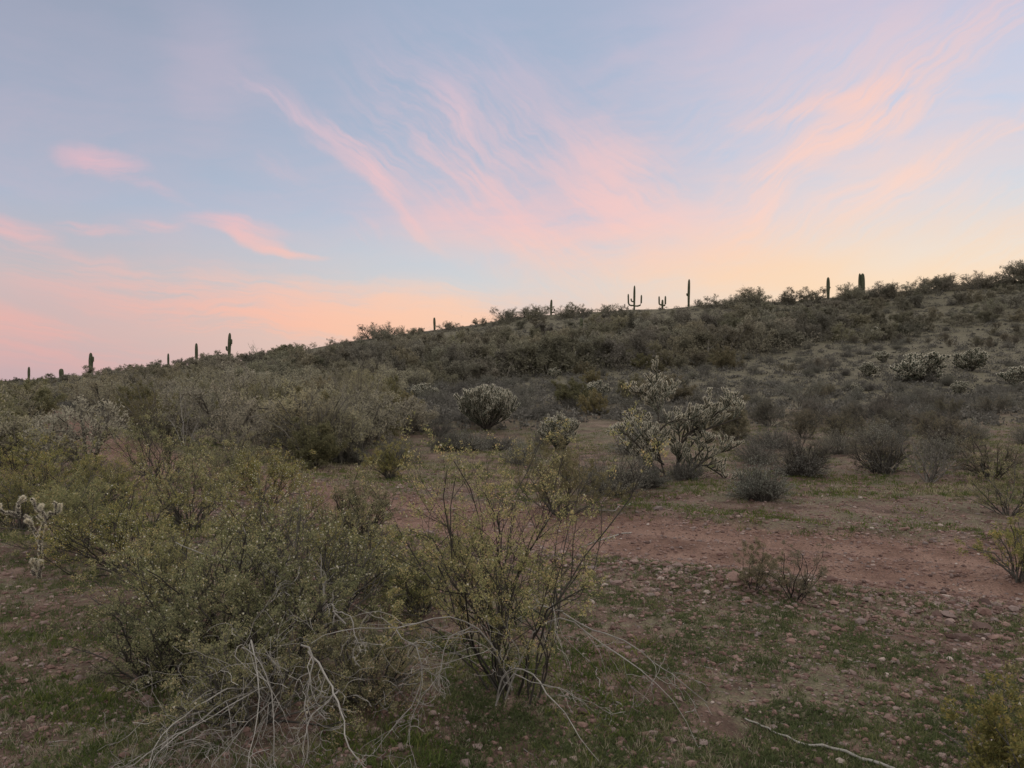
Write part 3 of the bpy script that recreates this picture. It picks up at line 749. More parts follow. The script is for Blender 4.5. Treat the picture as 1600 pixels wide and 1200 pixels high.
# ---------------------------------------------------------------- chollas
def loc_h(u, vb, vt):
    x, y, z = ground_at(u, vb); return (x, y, z-.02), (vb-vt)/FPX*y
bigloc, bh = loc_h(1040, 748, 585)
s_ = bigloc[1]/FPX
def bp3(pts_, seed):  # outline points (px from the plant's base) to metres, with real depth
    rg = np.random.RandomState(seed); y0 = 0; y1 = rg.uniform(-.5, .5)
    k = len(pts_); return [((a)*s_, y0+(y1-y0)*i/(k-1), b*s_) for i, (a, b) in enumerate(pts_)]
mains = [bp3([(0,0),(-8,30),(-14,60),(-12,90),(-14,115)], 1), bp3([(-14,100),(-18,118),(-35,134),(-52,142)], 2), bp3([(-14,105),(-18,130),(-14,155)], 3),
         bp3([(-12,105),(-2,122),(8,136)], 4), bp3([(-12,70),(4,88),(22,94),(40,90)], 5), bp3([(-12,60),(-28,78),(-45,82)], 6),
         bp3([(-12,0),(-32,38),(-55,62),(-72,72)], 7), bp3([(-16,0),(-38,26),(-60,44)], 8), bp3([(-6,24),(-30,50),(-44,68)], 9),
         bp3([(16,0),(24,35),(30,65),(36,90)], 10), bp3([(26,-2),(42,30),(58,55),(66,72)], 11), bp3([(34,-2),(52,24),(74,38),(100,50)], 12),
         bp3([(22,0),(34,36),(50,60),(62,78)], 13), bp3([(30,0),(50,22),(70,18),(96,-6)], 14), bp3([(20,45),(52,80),(88,100),(120,104)], 15),
         bp3([(24,50),(48,92),(60,116)], 16), bp3([(40,70),(72,98),(96,116)], 17), bp3([(-4,10),(-20,20),(-40,26)], 18), bp3([(40,66),(80,84),(108,98)], 19),
         bp3([(12,0),(24,48),(20,75)], 20), bp3([(-4,20),(-24,36),(-20,56)], 21)]
build_cholla(31, bigloc, 'largest cholla with tall antler like arms and pale tips, behind the dirt path', 1.9, 2.4, mains=mains, lim=8, tips=3, jr=.0165, dens=1200, sl=.020, sw=.0034, jl=.17, oldr=.019, up=.15)
l1, h1 = loc_h(760, 672, 597); build_cholla(32, l1, 'dense rounded cholla with upright pale tips left of the largest cholla', h1, 2.6, nmain=26, lim=7, tips=4, jr=.027, dens=330, sl=.032, sw=.009, jl=.30, oldr=.035, up=.45)
l1, h1 = loc_h(876, 702, 642); build_cholla(33, l1, 'compact cholla between the rounded and the largest chollas', h1, 1.35, nmain=20, lim=7, tips=4, jr=.019, dens=500, sl=.022, sw=.0055, jl=.19, oldr=.026, up=.3)
# left foreground cholla with a few long arms
l1 = ground_at(62, 905); k = l1[1]/FPX
def lp(pl, d): return [((a-62)*k, d*i/(len(pl)-1), (905-b)*k) for i, (a, b) in enumerate(pl)]
mn = [lp([(62,905),(64,870),(62,845)], 0), lp([(62,845),(45,825),(28,808)], .1), lp([(28,808),(24,790),(24,780)], .1), lp([(28,808),(10,800),(-2,793)], -.1),
      lp([(64,850),(72,815),(76,800)], -.15), lp([(76,812),(66,792),(60,776)], -.1), lp([(52,900),(50,880),(53,870)], .1), lp([(76,812),(80,795),(79,786)], .05)]
build_cholla(34, l1, 'sparse cholla with a few long straw arms at the left edge of the picture', .8, .6, mains=mn, lim=1, tips=1, jr=.010, dens=8000, sl=.021, sw=.0018, jl=.04, oldr=.015, pale_mains=True)
far_ch = [(660,623,592,1.6,'small pale cholla beside the bare tree at the foot of the hill'), (930,628,590,1.5,'small open cholla just left of the antlers of the largest cholla'),
          (1355,590,560,1.5,'squat cholla with a dark centre on the right slope'), (1440,596,540,1.9,'wide pale topped cholla clump on the right slope'),
          (1515,580,540,1.8,'pale cholla thicket up the slope behind the wide clump'), (1590,608,565,1.9,'pale cholla at the right edge of the slope'),
          (1338,622,592,.9,'little cholla shrub with bare reddish stems alone on open ground'), (1375,530,508,2.0,'faint cholla high on the right hillside'),
          (1380,566,545,2.0,'faint cholla left of the pale thicket'), (130,625,600,2.2,'greyish cholla among bushes at the far left'), (865,592,572,1.4,'tiny pale cholla before the tree belt'),
          (1500,618,590,1.6,'pale cholla below the thicket on the right slope')]
protoc = {}
for i, (u, vb, vt, wd, lab) in enumerate(far_ch):
    l1, h1 = loc_h(u, vb, vt); kk = i % 3
    if kk not in protoc:
        protoc[kk] = build_cholla(40+kk, l1, lab, 1.0, [1.3, 1.7, 1.0][kk], nmain=13, lim=7, tips=4, jr=.026, dens=190, sl=.032, sw=.012, jl=.15, oldr=.022)
        protoc[kk].scale = (h1*wd/1.6, h1*wd/1.6, h1)
    else: dup(protoc[kk], l1, i*1.3, (h1*wd/1.6, h1*wd/1.6, h1), lab)

# ---------------------------------------------------------------- near shrubs
def build_bursage(seed, u, v, H_, W_, label, pale=False, **k):
    t = thing('bursage_shrub', label, 'bush', ground_at(u, v))
    st, lv = bursage(seed, W_, two=False, leafm='burs_leaf', Hs=H_, **k)
    mobj('stems', mesh_of('bursage_stems', st, M['burs_stem']), t)
    mobj('foliage', mesh_of('bursage_foliage', lv, M['burs_leaf_pale' if pale else 'burs_leaf']), t)
build_bursage(400, 1187, 785, .62, 1.1, 'pale grey bursage right below the largest cholla at the edge of the path', True, leaf=.018, n=260, per=22)
build_bursage(401, 700, 706, .45, 1.3, 'low grey green shrub at the left end of the row before the rounded cholla', leaf=.02, n=220, per=20)
build_bursage(402, 738, 706, .5, 1.5, 'low grey green shrub in the middle of the row before the rounded cholla', leaf=.02, n=220, per=20)
build_bursage(403, 780, 702, .42, 1.2, 'low grey green shrub at the right end of the row before the rounded cholla', leaf=.02, n=200, per=20)
build_bursage(404, 955, 775, .75, 1.5, 'dark dense shrub under the left side of the largest cholla', leaf=.018, n=280, per=20)
build_bursage(405, 490, 718, .62, 1.6, 'dark spiky shrub under the feathery tan bush', leaf=.03, n=260, per=10)
build_bursage(406, 1250, 742, .6, 1.5, 'dark twiggy shrub right of the largest cholla', leaf=.018, n=260, per=14)
build_bursage(407, 1010, 765, .5, 1.0, 'small grey shrub in front of the trunk of the largest cholla', leaf=.016, n=180, per=20)
build_bursage(408, 545, 722, .55, 1.4, 'grey green mound right of the dark spiky shrub', leaf=.02, n=220, per=20)
build_bursage(409, 1072, 752, .42, 1.0, 'small dull shrub at the right of the base of the largest cholla', leaf=.016, n=160, per=18)
def feathery(seed, u, v, H_, W_, label, mat='tan_leaf', nl=6, leaf=.014):
    t = thing('feathery_shrub', label, 'bush', ground_at(u, v)); rg = np.random.RandomState(seed)
    P0, R0 = vase(rg, 12, H_*.85, W_*.75, .1, .02, 1, 7, .16, .03, .018*H_/1.8, .3)
    P1, R1 = kids(rg, P0, R0, 7, .2, 1, .6, .45, 5, .2, .02, .55, .4); P2, R2 = kids(rg, P1, R1, 6, .2, 1, .6, .5, 4, .2, 0, .6, .4)
    P3, R3 = kids(rg, P2, R2, 5, .2, 1, .6, .55, 3, .2, 0, .7, .5)
    mobj('stems', mesh_of('feathery_stems', [tubes(P0, R0, 6), tubes(P1, R1, 4), tubes(P2, R2, 3)], M['tree_bark'], True), t)
    mobj('foliage', mesh_of('feathery_foliage', [leaves(rg, leafpos(rg, P3, nl, .012), leaf, .25, np.array([0, 0, .3])), tubes(P3, np.maximum(R3, .0015), 3)], M[mat]), t)
feathery(410, 480, 722, 2.5, 3.0, 'tall feathery tan green bush in the left middle ground')
feathery(411, 560, 690, 2.6, 3.2, 'feathery bush behind and right of the tall tan one')
feathery(412, 400, 690, 2.6, 3.4, 'broad feathery bush left of the tall tan one')
feathery(413, 240, 690, 2.2, 3.0, 'olive feathery bush beside the bend of the trail', 'creo_leaf_mid')
feathery(414, 1250, 640, 1.7, 3.6, 'hazy grey bush on the right slope above the twiggy shrub', 'burs_leaf', 7)
feathery(415, 310, 665, 2.4, 3.0, 'olive bush below the skyline left of the broad feathery bush', 'creo_leaf_mid')
feathery(416, 1570, 630, 1.1, 3.6, 'dark spreading low bush at the right edge on the slope', 'burs_leaf', 9)
# creosotes: (seed,u,v,H,W,label, opts)
mid = dict(leaf=.012, per=4, puffs=50, r=.010)
dull = dict(leaf=.011, per=3, puffs=20, r=.010, l2=7, leafm='dull_leaf', stemm='creo_stem_dark')
build_creosote(500, 805, 1078, 1.95, .98, 'open creosote bush with dark bare stems in the centre foreground', nst=24, leaf=.0088, per=6, r=.0072, puffs=170, l2=7, l3=4, stemm='creo_stem_dark')
build_creosote(501, 880, 802, 1.35, 2.3, 'yellowish creosote with white seed puffs behind the centre bush', leaf=.012, per=7, puffs=420, nst=26, leafm='creo_leaf_mid')
build_creosote(502, 610, 746, .95, 1.0, 'small vase shaped creosote at the far edge of the path bend', **mid)
build_creosote(503, 1245, 942, .62, .62, 'little thin creosote with red tips growing out of the stones', nst=9, leaf=.008, per=5, puffs=0, r=.005, l2=4, l3=3, leafm='dull_leaf', stemm='creo_stem_dark')
build_creosote(504, 1180, 937, .48, .42, 'little bushy creosote left of the thin one in the stones', nst=10, leaf=.008, per=7, puffs=0, r=.004, l2=4, l3=4, leafm='creo_leaf_mid', stemm='creo_stem_dark')
build_creosote(505, 1370, 738, 1.05, 1.7, 'dark stemmed creosote in the right middle ground', **dull)
build_creosote(506, 1255, 742, 1.1, 1.6, 'creosote rising above the dark twiggy shrub right of the largest cholla', **dull)
build_creosote(507, 1600, 905, .75, .9, 'creosote cut by the right edge beside the path', leaf=.010, per=5, puffs=30, nst=16)
build_creosote(508, 1575, 800, .9, 1.3, 'thin green creosote at the right edge beyond the path', leaf=.012, per=4, puffs=20, nst=16)
build_creosote(509, 0, 0, .66, 1.25, 'yellow green creosote in the bottom right corner', leafm='creo_leaf_yellow', loc=(2.05, 2.62, float(H(2.05, 2.62))), leaf=.011, per=9, puffs=120, nst=30, r=.006)
build_creosote(510, 0, 0, .95, 1.0, 'creosote rising at the right edge above the yellow corner bush', leafm='creo_leaf_yellow', loc=(2.75, 3.35, float(H(2.75, 3.35))), leaf=.010, per=5, puffs=40, nst=18, r=.006)
L = [(511, 340, 1010, 1.15, 1.7, 'large creosote with orange tinged leaves behind the pale dead branches', 500, 7),
     (512, 505, 985, 1.25, 1.4, 'creosote with slanting dark stems left of the centre bush', 350, 6),
     (513, 200, 900, 1.0, 1.5, 'creosote right of the sparse left cholla', 300, 6),
     (514, 420, 880, 1.15, 1.8, 'dense green creosote with many white puffs in the left foreground', 700, 7),
     (515, 560, 860, .95, 1.2, 'creosote at the near bend of the path', 250, 6),
     (516, 300, 830, 1.2, 2.0, 'wide creosote behind the orange tinged one', 500, 7),
     (517, 60, 790, 1.2, 2.2, 'brownish creosote at the left edge above the sparse cholla', 150, 6),
     (518, 150, 800, 1.05, 1.7, 'grey green creosote left of the wide one', 150, 6),
     (519, 420, 790, 1.0, 1.9, 'pale flowering creosote in the left middle ground', 800, 6),
     (520, -30, 730, 1.7, 2.6, 'brown green creosote clipped by the left edge', 80, 6),
     (521, 250, 760, 1.5, 2.4, 'tall dark stemmed creosote beside the trail', 120, 6),
     (522, 660, 950, .75, .9, 'low sparse creosote just left of the centre bush', 100, 4),
     (530, 110, 860, .95, 1.5, 'low green creosote behind the sparse left cholla', 120, 7),
     (531, 430, 1060, .85, 1.4, 'low creosote with yellow orange tips among the pale drooping branches', 200, 8),
     (532, 260, 960, .9, 1.4, 'green creosote at the left of the orange tinged one', 250, 8),
     (534, 350, 760, 1.1, 2.0, 'brown green creosote behind the flowering one', 200, 7),
     (536, 30, 830, .8, 1.4, 'sparse brown creosote at the left edge beside the cholla', 60, 5),
     (538, 400, 1130, .6, 1.2, 'wispy low creosote in front among the pale drooping branches', 60, 6),
     (539, 250, 1060, .65, 1.3, 'thin airy creosote at the lower left below the green ones', 60, 6),
     (540, 575, 1090, .5, 1.0, 'wispy small creosote under the end of the long dead limb', 40, 6),
     (537, 560, 925, .8, 1.1, 'open dark stemmed creosote beside the white forked stick', 120, 6)]
for (sd_, u, v, h_, w_, lab, pf, per) in L:
    near = v > 870
    build_creosote(sd_, u, v, h_, w_, lab, leaf=.0088 if near else .0125, per=max(3, per-3), puffs=pf, nst=26, l2=6, r=.008, stemm='creo_stem_dark' if sd_ % 2 else 'creo_stem')
build_creosote(523, 1480, 700, 1.0, 1.8, 'dull brown creosote right of the grey dead shrub', **dull)
build_creosote(524, 1310, 690, .9, 1.6, 'dull low creosote above the dark stemmed one', **dull)
build_creosote(525, 1550, 745, .8, 2.2, 'low dark creosote mound at the right edge', **dull)

# ---------------------------------------------------------------- dead wood
def dead_shrub(seed, u, v, H_, W_, label, mat='dead_dark', n=22, r=.011):
    t = thing('dead_shrub', label, 'bush', ground_at(u, v)); rg = np.random.RandomState(seed)
    P0, R0 = vase(rg, n, H_*.9, W_*.85, .08, .05, 1, 8, .2, .02, r, .3)
    P1, R1 = kids(rg, P0, R0, 5, .25, 1, .7, .45, 5, .25, 0, .6, .35); P2, R2 = kids(rg, P1, R1, 4, .2, 1, .7, .5, 4, .25, 0, .6, .35)
    mobj('branches', mesh_of('dead_branches', [tubes(P0, R0, 5), tubes(P1, R1, 4)], M[mat], True), t)
    mobj('twigs', mesh_of('dead_twigs', [tubes(P2, R2, 3)], M[mat]), t)
dead_shrub(600, 1450, 752, 1.05, 1.5, 'tangled grey dead shrub in the right middle ground')
dead_shrub(601, 1385, 740, 1.0, 1.3, 'dark bare branched shrub left of the tangled grey one', 'creo_stem', 26, .014)
dead_shrub(602, 290, 700, 1.7, 2.2, 'leafless pale branched shrub near the bend of the trail', 'dead', 6, .012)
def dead_branch(label, lines, seed, depth, r0=.011, name='dead_branch', twig=3, mat='dead'):
    """bleached branches; each line is given by points over the ground at real distances"""
    rg = np.random.RandomState(seed); K = 16; P = []; RR = []
    for (pl, ya, yb, rk) in lines:
        pl = np.array(pl, float); y = np.linspace(ya, yb, len(pl))
        w3 = np.stack([(pl[:, 0]-800)/FPX*y, y, CAMH-(pl[:, 1]-600)/FPX*y], 1)
        d = np.r_[0, np.cumsum(np.linalg.norm(np.diff(w3, axis=0), axis=1))]; q = np.linspace(0, d[-1], K)
        c = np.stack([np.interp(q, d, w3[:, j]) for j in range(3)], 1)
        c[1:-1] = c[1:-1]*.5+(c[:-2]+c[2:])*.25
        c[1:] += np.cumsum(rg.randn(K-1, 3)*.006, 0)*np.array([1,1.5,1])
        c[:, 2] = np.maximum(c[:, 2], H(c[:, 0], c[:, 1])+.006)
        P.append(c); RR.append(np.linspace(r0*rk, r0*rk*.3, K))
    P = np.array(P); RR = np.array(RR); o0 = P[0, 0].copy()
    P1, R1 = kids(rg, P, RR, twig, .1, .98, .75, .36, 8, .34, -.05, .5, .3)
    P2, R2 = kids(rg, P1, R1, 4, .15, .95, .8, .5, 6, .36, -.05, .6, .4)
    jag = rg.uniform(.72, 1.25, RR.shape); RR = RR*jag
    for q in (P1, P2): q[..., 2] = np.maximum(q[..., 2], H(q[..., 0], q[..., 1])+.004)
    g = H(o0[0], o0[1]); base = np.array([o0[0], o0[1], float(g)])
    t = thing(name, label, 'branch', tuple(base))
    mobj('branches', mesh_of('bleached_branches', [tubes(P-base, RR, 7)], M[mat], True), t)
    mobj('twigs', mesh_of('bleached_twigs', [tubes(P1-base, R1, 5), tubes(P2-base, np.maximum(R2, .0012), 3)], M[mat], True), t)
    return t
dead_branch('bleached dead limb arching left from the centre bush and drooping to the bottom edge', [
    ([(800,1078),(775,1010),(740,975),(690,960),(620,985),(540,985),(490,995),(470,1008)], 4.0, 3.3, 1.1),
    ([(470,1008),(486,1022),(470,1060),(458,1085),(466,1130),(462,1170),(445,1215)], 3.3, 2.95, 1.0),
    ([(482,1018),(504,1032),(520,1070),(530,1082),(545,1118),(552,1160),(590,1215)], 3.3, 2.9, 1.0),
    ([(530,1078),(508,1100),(478,1120),(468,1150),(462,1200)], 3.2, 2.95, .8),
    ([(620,985),(650,1010),(665,1060),(650,1100),(610,1150),(560,1200)], 3.5, 3.0, .6),
    ([(740,975),(700,1000),(690,1050),(660,1090),(640,1130),(655,1200)], 3.8, 3.1, .6),
    ([(540,975),(520,960),(545,965),(565,990),(545,1030)], 3.35, 3.2, .8)], 700, .2, .0050, twig=10)
dead_branch('fan of pale drooping branches reaching into the bottom left corner', [
    ([(430,1101),(415,1040),(395,980),(402,1010),(412,1075),(395,1130),(378,1180),(372,1230)], 3.9, 2.8, 1.0),
    ([(430,1101),(410,1078),(370,1090),(330,1120),(290,1150),(245,1175),(190,1215)], 3.9, 2.75, 1.1),
    ([(430,1101),(425,1070),(400,1078),(350,1100),(300,1125),(270,1145),(230,1200)], 3.9, 2.8, .9),
    ([(430,1101),(400,1060),(340,1075),(300,1105),(250,1150),(240,1215)], 3.9, 2.8, .9),
    ([(430,1101),(400,1030),(370,1005),(395,1020),(420,1060),(430,1130),(430,1215)], 3.9, 2.85, .9),
    ([(430,1101),(440,1080),(390,1115),(350,1170),(330,1215)], 3.9, 2.75, .7), ([(430,1101),(370,1075),(300,1095),(230,1120),(200,1150),(150,1170)], 3.9, 2.9, .6)], 701, .2, .0048, twig=9)
dead_branch('long thin grey branch reaching down to the right of the centre bush', [
    ([(790,1092),(830,985),(880,955),(905,975),(930,995),(985,1030),(1010,1050),(1050,1100),(1085,1165)], 4.0, 3.4, 1.0),
    ([(880,958),(915,985),(960,1000),(1010,1035),(1060,1070),(1100,1110)], 3.8, 3.5, .8),
    ([(880,955),(850,945),(830,955),(800,975)], 3.9, 4.0, .8)], 702, .2, .0052, twig=4)
dead_branch('short curved grey branch bending to the ground below the centre bush', [
    ([(775,1102),(785,1055),(810,1048),(840,1065),(850,1095),(880,1120),(900,1160),(925,1175)], 3.9, 3.25, 1.0),
    ([(775,1102),(800,1050),(845,1075),(880,1090),(930,1110),(960,1120)], 3.5, 3.4, .7)], 703, .2, .005, twig=4)
dead_branch('dead grey twigs lying over the green creosote on the left', [
    ([(455,969),(450,905),(425,890),(400,880),(370,872),(330,868),(280,845)], 5.3, 5.5, 1.0),
    ([(455,969),(440,900),(415,870),(395,850),(385,825)], 5.3, 5.5, .8), ([(455,969),(430,900),(400,880),(360,890),(330,880)], 5.4, 5.4, .7), ([(445,900),(455,940),(463,965)], 5.2, 5.0, .7)], 704, .2, .010)
dead_branch('white forked dead stick standing left of the centre bush', [
    ([(508,1027),(512,920),(506,885),(506,867)], 4.6, 4.6, 1.1), ([(508,1027),(510,930),(506,890),(520,882),(535,880)], 4.6, 4.6, .8)], 705, .1, .008)
x0 = [(1162,1120),(1200,1140),(1250,1160),(1300,1172),(1345,1190),(1400,1215)]
xs_ = []; 
def ground_stick(label, pl, r, seed):
    rg = np.random.RandomState(seed); P = []
    for (u, v) in pl:
        x, y, z = ground_at(u, v); P.append((x, y, z+r*1.3))
    P = np.array(P); d = np.r_[0, np.cumsum(np.linalg.norm(np.diff(P, axis=0), axis=1))]; q = np.linspace(0, d[-1], 22)
    c = np.stack([np.interp(q, d, P[:, j]) for j in range(3)], 1); c += rg.randn(22, 3)*.004
    c[:, 2] = np.maximum(c[:, 2], H(c[:, 0], c[:, 1])+r*.8)
    base = c[0].copy(); t = mobj('fallen_stick', mesh_of('fallen_stick', [tubes((c-base)[None], (r*np.linspace(.5, 1, 22))[None], 7)], M['dead'], True))
    t.location = base; t['label'] = label; t['category'] = 'stick'
ground_stick('pale crooked stick on the ground near the bottom edge', x0, .008, 1)
ground_stick('thin grey stick on the ground beside the path behind the centre bush', [(935,800),(960,803),(985,790)], .012, 2)
ground_stick('short pale stick on the gravel of the path', [(905,843),(945,838),(985,825)], .010, 3)
ground_stick('slender twig on the ground among small stones right of the centre', [(900,1010),(930,1035),(940,1075),(975,1100)], .004, 4)

# ---------------------------------------------------------------- stones
import bmesh
def rock_mesh(seed):
    rg = np.random.RandomState(seed); bm = bmesh.new(); bmesh.ops.create_icosphere(bm, subdivisions=3, radius=1)
    cuts = [(nrm(rg.randn(3)), rg.uniform(.45, .85)) for _ in range(11)]
    for v in bm.verts:
        p = np.array(v.co)
        for nn, d in cuts:
            e = p@nn-d
            if e > 0: p = p-nn*e*.95
        p = p*(1+.05*rg.randn()*.5); v.co = p*np.array([1, .75, .5])
    me = bpy.data.meshes.new('rock'); bm.to_mesh(me); bm.free(); me.materials.append(M['rock']); return me
ROCKS = [rock_mesh(i) for i in range(8)]
def put_rock(x, y, s, k, label, group=None):
    o = mobj('rock', ROCKS[k % 8]); o.location = (x, y, float(H(x, y))+s*.12)
    o.rotation_euler = (rr.uniform(-.3, .3), rr.uniform(-.3, .3), rr.uniform(0, 6.3)); o.scale = (s, s, s*rr.uniform(.7, 1.2))
    o['label'] = label; o['category'] = 'rock'
    if group: o['group'] = group
near_r = [(1505,1000,32,'broad pinkish rock lying in stones right of centre'), (1410,832,16,'flat reddish rock beyond the path'), (1475,935,15,'smooth rock alone on the bare path'),
          (1445,845,12,'pale tan rock beside the path on the far side'), (1125,925,16,'blocky reddish rock in the band of stones'), (990,895,20,'pale upright rock in the band of stones'),
          (1390,990,14,'grey flat rock in grass right of the stones'), (1165,1020,12,'rust coloured rock in the grass'), (655,862,14,'pink rock left of the centre bush'), (900,1108,6,'tiny white stone near the bottom centre'),
          (1360,950,14,'low slab beside the path edge'), (1400,818,14,'tan slab on the far verge')]
for i, (u, v, px, lab) in enumerate(near_r):
    x, y, z = ground_at(u, v); put_rock(x, y, px*.5/FPX*y*1.2, i, lab)
# arc positions along the near berm
PL = np.r_[0, np.cumsum(np.linalg.norm(np.diff(PATH, axis=0), axis=1))]
def on_path(arc, off):
    p = np.stack([np.interp(arc, PL, PATH[:, j]) for j in range(2)], -1); q = np.stack([np.interp(arc+.2, PL, PATH[:, j]) for j in range(2)], -1)
    t = nrm(q-p); return p+np.stack([t[..., 1], -t[..., 0]], -1)*np.asarray(off)[..., None]
rg = np.random.RandomState(9)
for i in range(285):
    a = rg.uniform(5, 23); side = rg.rand() < .75
    hw = float(half_width(a)); off = -(hw+.35+rg.randn()*.33) if side else (hw+.3+abs(rg.randn())*.6)
    x, y = on_path(np.array(a), np.array(off))
    put_rock(float(x), float(y), rg.uniform(.028, .075)*(1 if rg.rand() < .9 else 1.5), i, 'angular reddish rock in the loose band of stones along the path', 'rocks along the path')
for i in range(80):
    u = rg.uniform(880, 1600) if i % 3 else rg.uniform(0, 600); v = rg.uniform(960, 1190); x, y, z = ground_at(u, v)
    put_rock(x, y, rg.uniform(.010, .034), i, 'small reddish brown rock scattered in the grassy foreground', 'rocks scattered in the grass')
def gravel(name, x, y, s, label, seed):
    rg = np.random.RandomState(seed); n = len(x)
    ph = (1+5**.5)/2; ico = nrm(np.array([(-1,ph,0),(1,ph,0),(-1,-ph,0),(1,-ph,0),(0,-1,ph),(0,1,ph),(0,-1,-ph),(0,1,-ph),(ph,0,-1),(ph,0,1),(-ph,0,-1),(-ph,0,1)], float))
    fc = np.array([(0,11,5),(0,5,1),(0,1,7),(0,7,10),(0,10,11),(1,5,9),(5,11,4),(11,10,2),(10,7,6),(7,1,8),(3,9,4),(3,4,2),(3,2,6),(3,6,8),(3,8,9),(4,9,5),(2,4,11),(6,2,10),(8,6,7),(9,8,1)])
    V = ico[None]*rg.uniform(.65, 1.15, (n, 12, 1))
    a = rg.uniform(0, 6.28, n); asp = rg.uniform(.55, 1, (n, 1)); V = V*np.stack([np.ones((n, 1)), asp, rg.uniform(.35, .7, (n, 1))], -1)
    c, s_ = np.cos(a)[:, None], np.sin(a)[:, None]; V = np.stack([V[..., 0]*c-V[..., 1]*s_, V[..., 0]*s_+V[..., 1]*c, V[..., 2]], -1)
    V = V*s[:, None, None]+np.stack([x, y, H(x, y)+s*.15], -1)[:, None]
    F = (fc[None]+np.arange(n)[:, None, None]*12).reshape(-1, 3)
    o = mobj(name, mesh_of(name, [(V.reshape(-1, 3), F)], M['gravel'])); o['kind'] = 'stuff'; o['label'] = label; o['category'] = 'gravel'
rg = np.random.RandomState(21)
n = 30000; a = rg.uniform(3, 25, n); sgn = np.where(rg.rand(n) < .82, -1, 1); off = sgn*(half_width(a)+.45+rg.randn(n)*.45)
p = on_path(a, off); s1 = np.clip(.0145*np.exp(.5*rg.randn(n)), .006, .05)
n2 = 14000; a2 = rg.uniform(1, 28, n2); o2 = rg.uniform(-1, 1, n2)*half_width(a2); w2 = (np.abs(np.abs(o2)-.58) > .2) | (rg.rand(n2) < .25); a2 = a2[w2]; o2 = o2[w2]; n2 = len(a2); p2 = on_path(a2, o2); s2 = np.clip(.0085*np.exp(.5*rg.randn(n2)), .004, .035)
n3 = 85000; y3 = 2.7+rg.rand(n3)**1.4*14; x3 = rg.uniform(-.78, .78, n3)*y3; m3 = hash_noise(x3, y3, .5, 31)+.3*rg.randn(n3) > -.25; x3, y3 = x3[m3], y3[m3]; s3 = np.clip(.0065*np.exp(.6*rg.randn(len(x3))), .0025, .03)*(1+.05*y3)
gravel('gravel', np.r_[p[:, 0], p2[:, 0], x3], np.r_[p[:, 1], p2[:, 1], y3], np.r_[s1, s2, s3], 'loose reddish gravel over the path and bare soil', 5)

# ---------------------------------------------------------------- grass and herbs
def tufts(name, x, y, per, hh, wd, spread, mat, label, seed, lean=.5):
    rg = np.random.RandomState(seed); n = len(x); N = n*per
    px = np.repeat(x, per)+rg.randn(N)*spread; py = np.repeat(y, per)+rg.randn(N)*spread; pz = H(px, py)-.004
    th = np.repeat(rg.uniform(.5, 1.3, n), per)*rg.uniform(.5, 1.2, N)*hh
    d = rg.randn(N, 3)*lean; d[:, 2] = 1; d = nrm(d); s = nrm(np.cross(d, rg.randn(N, 3)))*wd*.5*rg.uniform(.7, 1.3, N)[:, None]
    b = np.stack([px, py, pz], 1); mid = b+d*th[:, None]*.6; d2 = nrm(d+rg.randn(N, 3)*.35); tip = mid+d2*th[:, None]*.45
    V = np.stack([b-s, b+s, mid-s*.8, mid+s*.8, tip], 1).reshape(-1, 3); k = np.arange(N)[:, None]*5
    q = k+np.array([0, 1, 3, 2]); t3 = k+np.array([2, 3, 4])
    o = mobj(name, fast_mesh(name, V, [q, t3], [M[mat]])); o['kind'] = 'stuff'; o['label'] = label; o['category'] = 'grass'
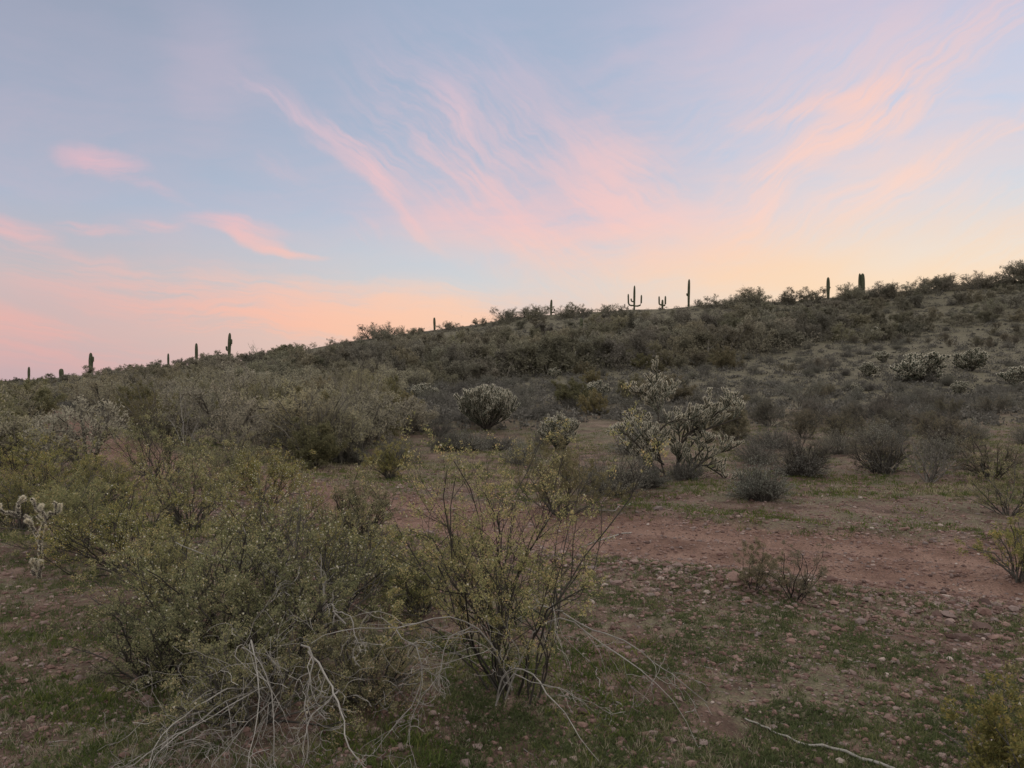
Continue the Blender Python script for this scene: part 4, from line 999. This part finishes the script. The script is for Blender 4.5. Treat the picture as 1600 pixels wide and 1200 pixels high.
def scatter(n, y0, y1, pw, seed, thr, sc=.7, clear=.1, wmin=-.8, wmax=.8):
    rg = np.random.RandomState(seed); y = y0+(y1-y0)*rg.rand(n)**pw; x = rg.uniform(wmin, wmax, n)*y
    sd, arc = path_dist(x, y); lush = np.exp(-(((x+.3)/1.6)**2+((y-3.5)/.8)**2))
    d = hash_noise(x, y, sc, seed)+.6*hash_noise(x, y, sc*.35, seed+1)+.12*lush+.12*rg.randn(n)
    k = (d > thr) & (np.abs(sd) > half_width(arc)+clear+.25*rg.randn(n)); return x[k], y[k]
x, y = scatter(52000, 2.6, 9, 1.3, 51, -.01, .45); tufts('grass', x, y, 8, .034, .0042, .012, 'grass', 'short green grass and small herbs in patches over the foreground', 1)
x, y = scatter(42000, 8, 26, 1.3, 52, -.02, 1.1, .2); tufts('grass', x, y, 7, .06, .008, .03, 'grass', 'short green grass beyond the path', 2)
x, y = scatter(12000, 2.6, 14, 1.3, 53, .0, .5); tufts('dry_grass', x, y, 7, .055, .0028, .012, 'drygrass', 'straw coloured dry tufts between the green patches', 3)
x, y = scatter(16000, 12, 60, 1.5, 54, .08, 3.0); tufts('dry_grass', x, y, 7, .08, .012, .07, 'drygrass', 'dry grass on the open ground before the hill', 4)
x, y = scatter(30000, 2.6, 8, 1.2, 57, .0, .35, .1, -.1, .8); tufts('green_herbs', x, y, 7, .030, .0075, .014, 'grass', 'low leafy herbs on the soil at the right of the foreground', 8, 1.1)
x, y = scatter(5000, 2.6, 5.0, 1., 55, .15, .5, .1, -.8, .2); tufts('green_herbs', x, y, 7, .06, .006, .02, 'grass', 'taller green herbs under the bushes', 6, .9)
rg = np.random.RandomState(88); n = 2600; y = 2.7+rg.rand(n)**1.3*16; x = rg.uniform(-.75, .75, n)*y
sd, arc = path_dist(x, y); k = np.abs(sd) > half_width(arc)*.8; x, y = x[k], y[k]; n = len(x)
S = np.stack([x, y, H(x, y)+.004], 1); a = rg.uniform(0, 6.28, n)
P, R = grow(rg, S, np.stack([np.cos(a), np.sin(a), 0*a], 1), rg.uniform(.03, .16, n), rg.uniform(.001, .003, n), .0008, 4, .25, 0)
P[..., 2] = H(P[..., 0], P[..., 1])+R*1.2
o = mobj('twig_litter', mesh_of('twig_litter', [tubes(P, R, 3)], M['dead'])); o['kind'] = 'stuff'; o['label'] = 'tiny dead twigs littering the soil'; o['category'] = 'litter'
print('objects', len(SC.objects), 'tris', sum(len(m.polygons) for m in bpy.data.meshes))
